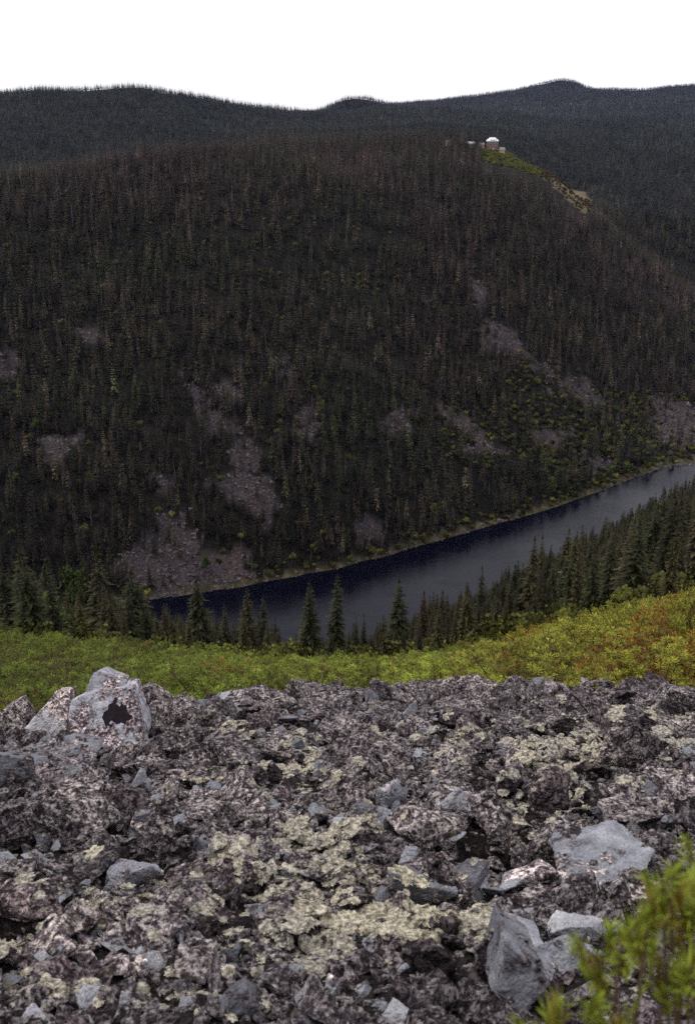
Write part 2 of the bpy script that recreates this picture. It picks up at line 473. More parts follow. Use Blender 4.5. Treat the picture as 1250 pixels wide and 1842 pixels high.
M['tyre'] = plain('tyre_rubber', (0.02, 0.02, 0.02))
M['darkroof'] = plain('grey_sheet_roof', (0.20, 0.20, 0.23), scale=.8, var=.2)

def lichen_material(name, a, bcol):
    m, nt, b = mat(name, .95, .05)
    k = NT(nt); p = k.pos()
    f = k.noise(p, 46., 5, .75)
    c = k.ramp(f, [(.34, tuple(v * .30 for v in a)), (.47, a), (.62, bcol)])
    g = k.ramp(k.noise(p, 1.7, 3, .6), [(.35, (.80, .80, .86)), (.65, (1.12, 1.1, 1.0))])
    k.l(k.mix(1.0, c, g, 'MULTIPLY'), b.inputs['Base Color'])
    k.l(k.bump(k.noise(p, 120., 3, .7), .012), b.inputs['Normal'])
    return m
M['lichen_pale'] = lichen_material('reindeer_lichen', (0.27, 0.243, 0.195), (0.72, 0.67, 0.555))
M['lichen_grey'] = lichen_material('grey_crust_lichen', (0.05, 0.041, 0.044), (0.36, 0.325, 0.325))

# ------------------------------------------------------------------ mesh helpers
def mesh_np(name, verts, faces, material=None, smooth_=False, age=None):
    me = bpy.data.meshes.new(name)
    verts = np.asarray(verts, np.float32)
    faces = np.asarray(faces, np.int32)
    k = faces.shape[1]
    me.vertices.add(len(verts)); me.vertices.foreach_set('co', verts.ravel())
    me.loops.add(faces.size); me.loops.foreach_set('vertex_index', faces.ravel())
    me.polygons.add(len(faces)); me.polygons.foreach_set('loop_start', np.arange(0, faces.size, k, dtype=np.int32))
    me.polygons.foreach_set('use_smooth', np.full(len(faces), smooth_, bool))
    me.update(calc_edges=True)
    if age is not None: vcol(me, 'age', np.repeat(np.asarray(age, np.float32)[:, None], 3, 1))
    if material: me.materials.append(material)
    return me

def vcol(me, name, rgb):
    at = me.color_attributes.new(name, 'FLOAT_COLOR', 'POINT')
    a = np.ones((len(me.vertices), 4), np.float32); a[:, :3] = rgb
    at.data.foreach_set('color', a.ravel())

def link(name, me, parent=None, loc=None, **props):
    o = bpy.data.objects.new(name, me)
    COL.objects.link(o)
    if parent is not None: o.parent = parent
    if loc is not None: o.location = loc
    for k, v in props.items(): o[k] = v
    return o

def empty(name, loc, rz=0.0, scale=1.0, **props):
    o = link(name, None, None, loc, **props)
    o.rotation_euler = (0, 0, rz); o.scale = (scale,) * 3
    o.empty_display_size = .3
    return o

class Soup:
    """triangle collector"""
    def __init__(s): s.v = []; s.f = []; s.a = []
    def tri(s, a, b, c, tones):
        i = len(s.v); s.v += [a, b, c]; s.f.append((i, i + 1, i + 2)); s.a += list(tones)
    def tube(s, p0, p1, r0, r1, n=5, age=.3):
        p0 = Vector(p0); p1 = Vector(p1); d = (p1 - p0)
        if d.length < 1e-6: return
        d.normalize(); q = d.orthogonal().normalized(); w = d.cross(q)
        i = len(s.v)
        for k in range(n):
            t = 2 * math.pi * k / n; o = q * math.cos(t) + w * math.sin(t)
            s.v.append(tuple(p0 + o * r0)); s.v.append(tuple(p1 + o * r1)); s.a += [age, age]
        for k in range(n):
            a = i + 2 * k; b = i + 2 * ((k + 1) % n)
            s.f.append((a, b, b + 1)); s.f.append((a, b + 1, a + 1))
    def mesh(s, name, m): return mesh_np(name, s.v, s.f, m, False, s.a)

# ------------------------------------------------------------------ the ground, one sheet
def build_ground():
    us = np.concatenate([np.linspace(-1.25, -.52, 24)[:-1], np.linspace(-.52, .56, 430), np.linspace(.56, 1.25, 24)[1:]])
    ys = [0.72]
    while ys[-1] < 13: ys.append(ys[-1] * 1.0115)
    while ys[-1] < 5000: ys.append(ys[-1] * (1.012 if 320 < ys[-1] < 1000 else 1.024))
    ys = np.array(ys)
    U, Y = np.meshgrid(us, ys)
    X = U * Y
    Z = ground_z(X, Y)
    nU, nY = len(us), len(ys)
    # the hill goes on behind the viewer
    yb = np.array([-70, -40, -20, -8, -3, -1, 0.0, .4])
    xb = np.sign(us) * np.abs(us) ** 1.0
    Xb = np.repeat(xb[None] * 60.0, len(yb), 0); Yb = np.repeat(yb[:, None], nU, 1)
    tt = np.clip((yb[:, None] + 0) / .4, 0, 1)
    Xb = Xb * np.clip((0.9 - Yb) / 10, 0.012, 1) 
    Zb = H0 - 1.6 - 0.45 * Yb + 0.3 * fbm(Xb * .2, Yb * .2, 3, 9)
    X = np.r_[Xb, X]; Y = np.r_[Yb, Y]; Z = np.r_[Zb, Z]
    nY = len(Y)
    idx = np.arange(nU * nY).reshape(nY, nU)
    faces = np.stack([idx[:-1, :-1], idx[:-1, 1:], idx[1:, 1:], idx[1:, :-1]], -1).reshape(-1, 4)
    v = np.c_[X.ravel(), Y.ravel(), Z.ravel()]
    me = mesh_np('hillside', v, faces, M['ground'], True)
    x, y, z = v.T
    ysafe = np.maximum(y, .7)
    px, py, tal, mea, trk, opn = masks(x, ysafe, z)
    near = (y < 40)
    rock = rock_zone(x, y, .2) | (y < 6)
    shore = (z > -1.5) & (z < 1.3 + 2.2 * fbm(x / 15, y / 15, 3, 77)) & (y > 340)
    shrub = near & ~rock
    vcol(me, 'cover', np.c_[tal & ~shore, mea, trk].astype(np.float32))
    vcol(me, 'cover_b', np.c_[rock, shore, shrub].astype(np.float32))
    return link('hillside', me, kind='structure', label='hillsides and valley ground around the narrow lake')
build_ground()

def build_lake():
    pts = []
    fs = np.array([ue_from_px(*p) for p in FAR_SHORE]); ns = np.array([ue_from_px(*p) for p in NEAR_SHORE])
    u = np.linspace(-.40, .52, 60)
    yf = -H0 / np.interp(u, fs[:, 0], fs[:, 1]) + 14; yn = -H0 / np.interp(u, ns[:, 0], ns[:, 1]) - 14
    T = np.linspace(0, 1, 8)
    Yg = yn[None] * (1 - T[:, None]) + yf[None] * T[:, None]
    Xg = u[None] * Yg
    n = 60
    idx = np.arange(n * 8).reshape(8, n)
    faces = np.stack([idx[:-1, :-1], idx[:-1, 1:], idx[1:, 1:], idx[1:, :-1]], -1).reshape(-1, 4)
    me = mesh_np('lake', np.c_[Xg.ravel(), Yg.ravel(), np.zeros(n * 8)], faces, M['water'], True)
    link('lake', me, kind='structure', label='dark narrow lake in the valley bottom')
build_lake()

def build_haze():
    b = bmesh.new()
    bmesh.ops.create_cube(b, size=1.0)
    for v in b.verts:
        v.co = Vector((v.co.x * 14000, v.co.y * 5400 + 2500, -40 + (v.co.z + .5) * 480))
    me = bpy.data.meshes.new('haze'); b.to_mesh(me); b.free()
    m = bpy.data.materials.new('valley_haze'); m.use_nodes = True
    nt = m.node_tree; nt.nodes.clear()
    o = nt.nodes.new('ShaderNodeOutputMaterial'); v = nt.nodes.new('ShaderNodeVolumePrincipled')
    v.inputs['Color'].default_value = (0.40, 0.52, 1.0, 1)
    v.inputs['Density'].default_value = 0.000016
    v.inputs['Anisotropy'].default_value = 0.0
    nt.links.new(v.outputs[0], o.inputs['Volume'])
    me.materials.append(m)
    link('haze', me, kind='stuff', label='thin blue haze over the far hills', category='haze')
build_haze()

# ------------------------------------------------------------------ plants: prototypes
def conifer(seed, levels, per, twigs, H=12.0, R=1.7, bare=.12, dead=False, sparse=0.0, drop=.35):
    """returns (crown soup, trunk soup); narrow spire of drooping boughs"""
    r = random.Random(seed)
    c = Soup(); t = Soup()
    lean = Vector((r.uniform(-.02, .02), r.uniform(-.02, .02), 0))
    nseg = 5
    for k in range(nseg):
        a, b2 = k / nseg, (k + 1) / nseg
        t.tube(lean * (H * a) + Vector((0, 0, H * a)), lean * (H * b2) + Vector((0, 0, H * b2)), .16 * (1 - a) + .012, .16 * (1 - b2) + .012, 5)
    for i in range(levels):
        f = bare + (1 - bare) * ((i + r.random() * .6) / levels)
        z = f * H
        if r.random() < sparse: continue
        L0 = R * ((1 - f) ** .66) * (1 - .35 * max(0, (.28 - f) / .28)) + .10
        n = per if f < .85 else max(3, per - 2)
        a0 = r.random() * 6.28
        for j in range(n):
            if r.random() < sparse * .7: continue
            a = a0 + 6.28 * j / n + r.uniform(-.35, .35)
            L = L0 * r.uniform(.55, 1.25)
            d = Vector((math.cos(a), math.sin(a), 0)); sd = Vector((-math.sin(a), math.cos(a), 0))
            base = lean * z + Vector((0, 0, z + r.uniform(-.1, .1)))
            up = .25 * max(0, f - .5)
            def sp(s): return base + d * (L * s) + Vector((0, 0, L * (up * s - drop * s * s * (1.2 - .5 * f))))
            tip = sp(1.0)
            if dead:
                c.tube(base, tip, .022, .008, 3, .5); continue
            tone = r.uniform(-.22, .22)
            w0 = L * .20
            m1 = sp(.5)
            c.tri(tuple(base), tuple(m1 + sd * w0 - Vector((0, 0, .10 * L))), tuple(tip), (.12, .45 + tone, .8 + tone))  # bough dark at the trunk, bright at the tip: light and shade in colour
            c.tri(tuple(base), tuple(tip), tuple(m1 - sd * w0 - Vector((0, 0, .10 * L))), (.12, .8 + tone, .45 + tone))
            for q in range(twigs):
                s = r.uniform(.2, 1.0); sgn = 1 if q % 2 else -1
                o = sp(s)
                l = L * r.uniform(.16, .34) * (1.1 - .5 * s) + .05
                e1 = o + (d * r.uniform(.2, .9) + sd * sgn * r.uniform(.3, 1.0) + Vector((0, 0, r.uniform(-.75, .15)))) * l
                wv = d * (l * .28)
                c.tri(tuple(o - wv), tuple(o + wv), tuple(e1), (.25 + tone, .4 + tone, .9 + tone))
    if not dead:
        for k in range(4):
            a = k * 1.57; d = Vector((math.cos(a), math.sin(a), 0))
            top = lean * H + Vector((0, 0, H + .25))
            c.tri(tuple(top), tuple(top - Vector((0, 0, .9)) + d * .16), tuple(top - Vector((0, 0, .9)) - d * .02), (.9, .5, .4))
    return c, t

def broadleaf(seed, n_leaf, H=6.0, R=2.2, size=.42):
    r = random.Random(seed)
    c = Soup(); t = Soup()
    t.tube((0, 0, 0), (0.1, 0, H * .55), .12, .05, 5)
    clumps = []
    for k in range(11):
        a = r.random() * 6.28; rr = R * math.sqrt(r.random()) * .75; z = H * r.uniform(.32, .9)
        rr *= 1 - .6 * max(0, (z / H - .55) / .45)
        p = Vector((rr * math.cos(a), rr * math.sin(a), z)); clumps.append((p, R * r.uniform(.3, .52), r.uniform(-.2, .2)))
        t.tube((0.05, 0, H * r.uniform(.15, .45)), tuple(p), .05, .02, 4)
    for k in range(n_leaf):
        p, R2, tone = clumps[k % len(clumps)]
        d = Vector((r.gauss(0, 1), r.gauss(0, 1), r.gauss(0, 1))).normalized()
        o = p + d * R2 * r.uniform(.45, 1.08)
        q = Vector((r.gauss(0, 1), r.gauss(0, 1), r.gauss(0, 1))).normalized(); w = q.orthogonal().normalized()
        s = size * r.uniform(.5, 1.1)
        g = .5 + .25 * d.z + tone + r.uniform(-.15, .15)  # leaves on the upper side of each clump coloured lighter
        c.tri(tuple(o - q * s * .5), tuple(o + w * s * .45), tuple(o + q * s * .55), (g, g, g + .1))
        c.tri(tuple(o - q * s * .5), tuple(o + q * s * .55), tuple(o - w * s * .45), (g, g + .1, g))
    return c, t

def needle_shoot(s, p, d, r, L, n, nl, w, tone):
    """one rosette of needles at the end of a shoot"""
    d = Vector(d).normalized(); q = d.orthogonal().normalized(); q2 = d.cross(q)
    for k in range(n):
        f = (k + .5) / n
        a = k * 2.4 + r.random() * .6
        el = -.15 + 1.45 * f + r.uniform(-.15, .15)
        rad = (q * math.cos(a) + q2 * math.sin(a))
        nd = rad * math.cos(el) + d * math.sin(el)
        o = p + d * (L * f)
        sd = (d * math.cos(el) - rad * math.sin(el)).cross(nd) * w
        tip = o + nd * nl * r.uniform(.75, 1.15)
        m = o + nd * nl * .55
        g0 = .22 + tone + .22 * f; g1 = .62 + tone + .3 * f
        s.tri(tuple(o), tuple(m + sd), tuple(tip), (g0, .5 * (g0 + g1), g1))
        s.tri(tuple(o), tuple(tip), tuple(m - sd), (g0, g1, .5 * (g0 + g1)))

def dwarf_pine(seed, shoots=230, R=1.2, H=1.25, n=16, w=.0075, nl=.082, L=.05):
    r = random.Random(seed)
    c = Soup(); t = Soup()
    lobes = []
    for k in range(16):
        a = r.random() * 6.28; lr = R * math.sqrt(r.random()) * .9
        lh = H * r.uniform(.62, 1.15) * (1 - .35 * (lr / R) ** 2)
        lobes.append((Vector((math.cos(a) * lr, math.sin(a) * lr, lh)), R * r.uniform(.17, .30), r.uniform(-.22, .18)))
        mid = Vector((math.cos(a) * lr * .75, math.sin(a) * lr * .75, lh * .3))
        t.tube((math.cos(a) * .1, math.sin(a) * .1, -.15), tuple(mid), .015, .012, 5); t.tube(tuple(mid), tuple(lobes[-1][0] - Vector((0, 0, .2))), .012, .007, 5)
    for k in range(shoots):
        top, lr, lt = lobes[k % 16]
        a = r.random() * 6.28; q = math.sqrt(r.random())
        lay = r.random() ** 1.4
        off = Vector((math.cos(a), math.sin(a), 0)) * (lr * q * (.75 + .6 * lay))
        p = top + off + Vector((0, 0, -lr * .9 * q * q - lay * top.z * .55))
        d = Vector((off.x * 2.2, off.y * 2.2, .55)) + Vector((0, -.12, 0))
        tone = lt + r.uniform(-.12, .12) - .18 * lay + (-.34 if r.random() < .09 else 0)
        needle_shoot(c, p, d, r, L * r.uniform(.7, 1.3), n, nl * r.uniform(.8, 1.1), w, tone)
    return c, t

# ------------------------------------------------------------------ scattering
def scatter_group(name, points, rot, scl, var, tint, protos, **props):
    """one object of many instanced plants or blocks (for what nobody could count)"""
    coll = bpy.data.collections.new(name + '_kinds')
    for i, me in enumerate(protos):
        o = bpy.data.objects.new('%s_kind_%02d' % (name, i), me); coll.objects.link(o)
    me = bpy.data.meshes.new(name)
    n = len(points)
    me.vertices.add(n); me.vertices.foreach_set('co', np.asarray(points, np.float32).ravel())
    for nm, ty, arr in (('rot', 'FLOAT_VECTOR', rot), ('scl', 'FLOAT_VECTOR', scl), ('tint', 'FLOAT_COLOR', tint)):
        at = me.attributes.new(nm, ty, 'POINT')
        at.data.foreach_set('vector' if ty == 'FLOAT_VECTOR' else 'color', np.asarray(arr, np.float32).ravel())
    at = me.attributes.new('var', 'INT', 'POINT'); at.data.foreach_set('value', np.asarray(var, np.int32))
    o = link(name, me, **props)
    ng = bpy.data.node_groups.new(name + '_scatter', 'GeometryNodeTree')
    ng.interface.new_socket('Geometry', in_out='INPUT', socket_type='NodeSocketGeometry')
    ng.interface.new_socket('Geometry', in_out='OUTPUT', socket_type='NodeSocketGeometry')
    N = ng.nodes; Lk = ng.links
    gi = N.new('NodeGroupInput'); go = N.new('NodeGroupOutput')
    ci = N.new('GeometryNodeCollectionInfo'); ci.inputs['Collection'].default_value = coll
    ci.inputs['Separate Children'].default_value = True; ci.inputs['Reset Children'].default_value = True
    ip = N.new('GeometryNodeInstanceOnPoints'); ip.inputs['Pick Instance'].default_value = True
    def na(nm, ty):
        a = N.new('GeometryNodeInputNamedAttribute'); a.data_type = ty; a.inputs['Name'].default_value = nm
        return a.outputs['Attribute']
    Lk.new(gi.outputs[0], ip.inputs['Points']); Lk.new(ci.outputs[0], ip.inputs['Instance'])
    Lk.new(na('var', 'INT'), ip.inputs['Instance Index'])
    e2r = N.new('FunctionNodeEulerToRotation'); Lk.new(na('rot', 'FLOAT_VECTOR'), e2r.inputs[0])
    Lk.new(e2r.outputs[0], ip.inputs['Rotation']); Lk.new(na('scl', 'FLOAT_VECTOR'), ip.inputs['Scale'])
    Lk.new(ip.outputs[0], go.inputs[0])
    md = o.modifiers.new('scatter', 'NODES'); md.node_group = ng
    return o

# what stands behind what: highest ground elevation up to each distance, per bearing
VU = np.linspace(-.6, .6, 200); VL = np.linspace(math.log(12), math.log(5000), 420)
_u, _l = np.meshgrid(VU, VL, indexing='ij')
_Y = np.exp(_l); _z = ground_z(_u * _Y, _Y, False)
VE = np.maximum.accumulate((_z - H0) / _Y, axis=1)
def visible(x, y, ztop, margin=0.0):
    u = x / y
    i = np.clip(((u + .6) / 1.2 * 199).round().astype(int), 0, 199)
    j = np.clip(((np.log(y * .985) - VL[0]) / (VL[1] - VL[0])).astype(int), 0, 419)
    return (ztop - H0) / y > VE[i, j] - margin

def sample(y0, y1, n, u0=-.44, u1=.48):
    """evenly over the ground between two distances"""
    Y = np.sqrt(RNG.uniform(y0 * y0, y1 * y1, n)); u = RNG.uniform(u0, u1, n)
    return u * Y, Y

def conifer_tint(x, y, z, n):
    """brown to green to grey purple, drifting over the slope; far hills blued and lightened as painted haze"""
    a = fbm(x / 60., y / 60., 3, 101) + RNG.normal(0, .22, n) - np.interp(y, [500, 650, 900, 1000], [0, .10, .12, 0])
    t = np.empty((n, 3))
    base = np.array([.90, .87, .80]); green = np.array([.68, .88, .62]); purple = np.array([1.16, .98, 1.16]); ochre = np.array([1.25, 1.15, .7])
    t[:] = base
    t = np.where((a > .16)[:, None], green, t)
    t = np.where((a < -.14)[:, None], purple, t)
    t = np.where(((y > 1080) & (RNG.random(n) < .85))[:, None], np.where((y > 2300)[:, None], np.array([.74, .98, 1.55]), np.array([.70, .95, 1.25])), t)  # trees of the far hills tinted blue, distance haze painted into the needles
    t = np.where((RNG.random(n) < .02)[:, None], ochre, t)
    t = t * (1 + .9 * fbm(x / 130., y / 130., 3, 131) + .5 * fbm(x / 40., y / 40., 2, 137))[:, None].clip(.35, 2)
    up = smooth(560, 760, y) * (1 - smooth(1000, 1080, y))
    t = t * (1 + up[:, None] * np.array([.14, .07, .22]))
    return t * (np.exp(RNG.normal(-.32, .52, n)) * np.interp(y, [330, 500, 640, 800, 1100, 1400, 2400, 3000], [.74, .80, .95, 1.12, 1.1, 1.1, 1.6, 2.4]))[:, None]  # farthest ridges also lightened, aerial haze put into the tint

# ------------------------------------------------------------------ forests
def forest():
    protos = []
    for s in range(7):
        c, t = conifer(s + 10, 13, 6, 2, H=12, R=1.75 + .25 * (s % 3), bare=.06 + .03 * (s % 3), sparse=.05 * (s % 2))
        i0 = len(c.v)
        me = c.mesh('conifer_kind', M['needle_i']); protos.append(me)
    for s in range(2):                                  # dead spires
        c, t = conifer(s + 40, 12, 4, 0, H=11, R=1.0, bare=.2, dead=True)
        n = len(c.v); c.v += t.v; c.f += [(a + n, b + n, d + n) for a, b, d in t.f]; c.a += t.a
        protos.append(c.mesh('dead_conifer_kind', M['dead']))
    for s in range(2):                                  # low bushes
        c, t = broadleaf(s + 60, 260, H=1.6, R=1.5, size=.5)
        protos.append(c.mesh('bush_kind', M['needle_i']))
    X, Y, S, V, T = [], [], [], [], []
    def add(x, y, s, v, t): X.append(x); Y.append(y); S.append(s); V.append(v); T.append(t)
    # far bank and the wooded top
    for (y0, y1, n, s0, s1, wide) in ((330, 1100, 40000, .70, 1.30, 1.0), (1100, 2700, 70000, .6, 1.1, 1.35), (2700, 4400, 80000, .6, 1.05, 1.7)):
        x, y = sample(y0, y1, n)
        z = ground_z(x, y, False)
        px, py, tal, mea, trk, opn = masks(x, y, z)
        fs = np.interp(x / y, FS_[:, 0], FS_[:, 1])
        farside = y > -H0 / fs + 1.0
        keep = farside & (z > 1.6) & ~mea & ~trk & visible(x, y, z + 11)
        r = RNG.random(n)
        keep &= ~(tal & (r < .82)) & ~(opn & (r < .55))
        for dz in (4.0, 8.5):                            # nothing tall in front of the clearing and the house
            qx, qy = pixel_of(x, y, z + dz)
            keep &= ~((inpoly(qx, qy, MEADOW) | inpoly(qx, qy, TRACK) | inpoly(qx, qy, [(868,236),(906,236),(930,258),(930,270),(868,266)])) & (y < 1010) & (y > 700))
        keep &= ~(inpoly(px, py, [(800,252),(930,258),(930,274),(800,270)]) & (y < 1040) & (y > 960) & (r < .65))
        gap = fbm(x / 30., y / 30., 3, 55)
        keep &= ~((gap < -.17) & (r < .6) & (y < 1100))
        x, y, z = x[keep], y[keep], z[keep]
        m = len(x)
        s = RNG.uniform(s0, s1, m) * (1 + .25 * fbm(x / 80., y / 80., 2, 66))
        s = np.where(RNG.random(m) < .25, s * .6, s)
        v = RNG.integers(0, 7, m)
        v = np.where(RNG.random(m) < .018, RNG.integers(7, 9, m), v)
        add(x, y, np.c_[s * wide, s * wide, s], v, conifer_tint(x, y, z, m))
    # low bushes on the far bank, thick along the shore and in the open parts
    x, y = sample(335, 760, 26000)
    z = ground_z(x, y, False)
    px, py, tal, mea, trk, opn = masks(x, y, z)
    farside = y > -H0 / np.interp(x / y, FS_[:, 0], FS_[:, 1])
    r = RNG.random(len(x))
    d = fbm(x / 12., y / 12., 3, 91)
    keep = farside & (z > .4) & visible(x, y, z + 2) & ((opn & (r < .85)) | ((z < 4) & (r < .6)) | (r < .07)) & ~(tal & ((r > .05) & (d < .12)))
    x, y, z = x[keep], y[keep], z[keep]; m = len(x)
    s = RNG.uniform(.5, 1.35, m)
    t = np.array([.85, .98, .42])[None] * RNG.uniform(.5, 2.0, m)[:, None]
    sh = (z < 3.5)
    t = np.where((sh & (RNG.random(m) < .5))[:, None], t * np.array([1.5, 1.4, 1.0]), t)
    add(x, y, np.c_[s, s, s * 1.1], RNG.integers(9, 11, m), t)
    x, y = sample(820, 1120, 60000, .12, .30)
    z = ground_z(x, y, False); px, py = pixel_of(x, y, z + .5)
    tr = inpoly(px, py, TRACK)
    keep = (inpoly(px, py, MEADOW) & (RNG.random(len(x)) < .30)) | (tr & (RNG.random(len(x)) < .09))
    keep &= visible(x, y, z + 1.5)
    x, y, tr = x[keep], y[keep], tr[keep]; m = len(x)
    s = RNG.uniform(.4, 1.1, m)
    t = np.where(tr[:, None], np.array([.9, .75, .4]), np.array([1.35, 1.6, .55])) * RNG.uniform(.5, 1.4, m)[:, None]
    add(x, y, np.c_[s, s, s * .9], RNG.integers(9, 11, m), t)
    x = np.concatenate(X); y = np.concatenate(Y); s = np.concatenate(S); v = np.concatenate(V); t = np.concatenate(T)
    z = ground_z(x, y, False) - .15
    n = len(x)
    rot = np.c_[RNG.normal(0, .035, n), RNG.normal(0, .035, n), RNG.uniform(0, 6.28, n)]
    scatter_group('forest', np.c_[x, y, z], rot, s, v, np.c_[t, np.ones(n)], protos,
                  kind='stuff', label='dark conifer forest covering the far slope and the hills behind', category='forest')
    return n
N_FOREST = forest()

def talus_blocks():
    protos = []
    for s in range(5):
        b = bmesh.new(); r = random.Random(s)
        for k in range(10): b.verts.new((r.uniform(-.6, .6), r.uniform(-.5, .5), r.uniform(-.35, .35)))
        bmesh.ops.convex_hull(b, input=b.verts)
        bmesh.ops.triangulate(b, faces=b.faces)
        me = bpy.data.meshes.new('talus_kind'); b.to_mesh(me); b.free(); me.materials.append(M['talus']); protos.append(me)
    x, y = sample(335, 760, 150000)
    z = ground_z(x, y, False)
    px, py, tal, *_ = masks(x, y, z)
    k = tal & visible(x, y, z + 1) & (z > 0)
    # a line of pale stones along the far waterline
    fs = np.interp(x / y, FS_[:, 0], FS_[:, 1])
    sh = (y > -H0 / fs - 3) & (z > -.3) & (z < 1.0) & (RNG.random(len(x)) < .6) & (fbm(x / 25, y / 25, 2, 15) > -.1) & (y < 700)
    k |= sh
    x, y, z = x[k], y[k], z[k]; n = len(x)
    s = np.exp(RNG.normal(-.05, .45, n))
    scatter_group('talus', np.c_[x, y, z], RNG.uniform(0, 6.28, (n, 3)) * np.array([.15, .15, 1]), np.c_[s, s, s], RNG.integers(0, 5, n),
                  np.ones((n, 4)), protos, kind='stuff', label='purplish grey blocks of the scree chutes on the far slope', category='talus')
talus_blocks()

def plant_parts(root, crown, trunk, cname, tname, color):
    a = link(cname, crown, root); a.color = (*color, 1)
    b = link(tname, trunk, root)
    return a, b

NEAR_C = []
for s in range(6):
    c, t = conifer(s + 200, 40, 7, 5, H=12, R=[1.7, 2.0, 1.5, 2.2, 1.8, 1.6][s], bare=[.10, .16, .08, .2, .12, .28][s], sparse=[.05, .12, .02, .15, .08, .2][s], drop=.42)
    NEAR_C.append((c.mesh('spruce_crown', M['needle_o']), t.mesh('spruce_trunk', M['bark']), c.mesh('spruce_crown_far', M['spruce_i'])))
DEADC = conifer(260, 26, 4, 0, H=11, R=1.1, bare=.25, dead=True)
DEADC = (DEADC[0].mesh('dead_branches', M['dead']), DEADC[1].mesh('dead_trunk', M['dead']))
BROADS = []
for s in range(3):
    c, t = broadleaf(s + 300, 1500, H=6.5, R=2.3, size=.36)
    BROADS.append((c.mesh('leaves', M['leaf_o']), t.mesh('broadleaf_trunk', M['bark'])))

def put(px, py_top, Y, H):
    """a tree of height H at forward distance Y whose tip shows in column px; the foot stands on the ground"""
    u = ue_from_px(px, py_top)[0]
    x = u * Y
    return x, Y, float(ground_z(np.array([x]), np.array([float(Y)]), False)[0])

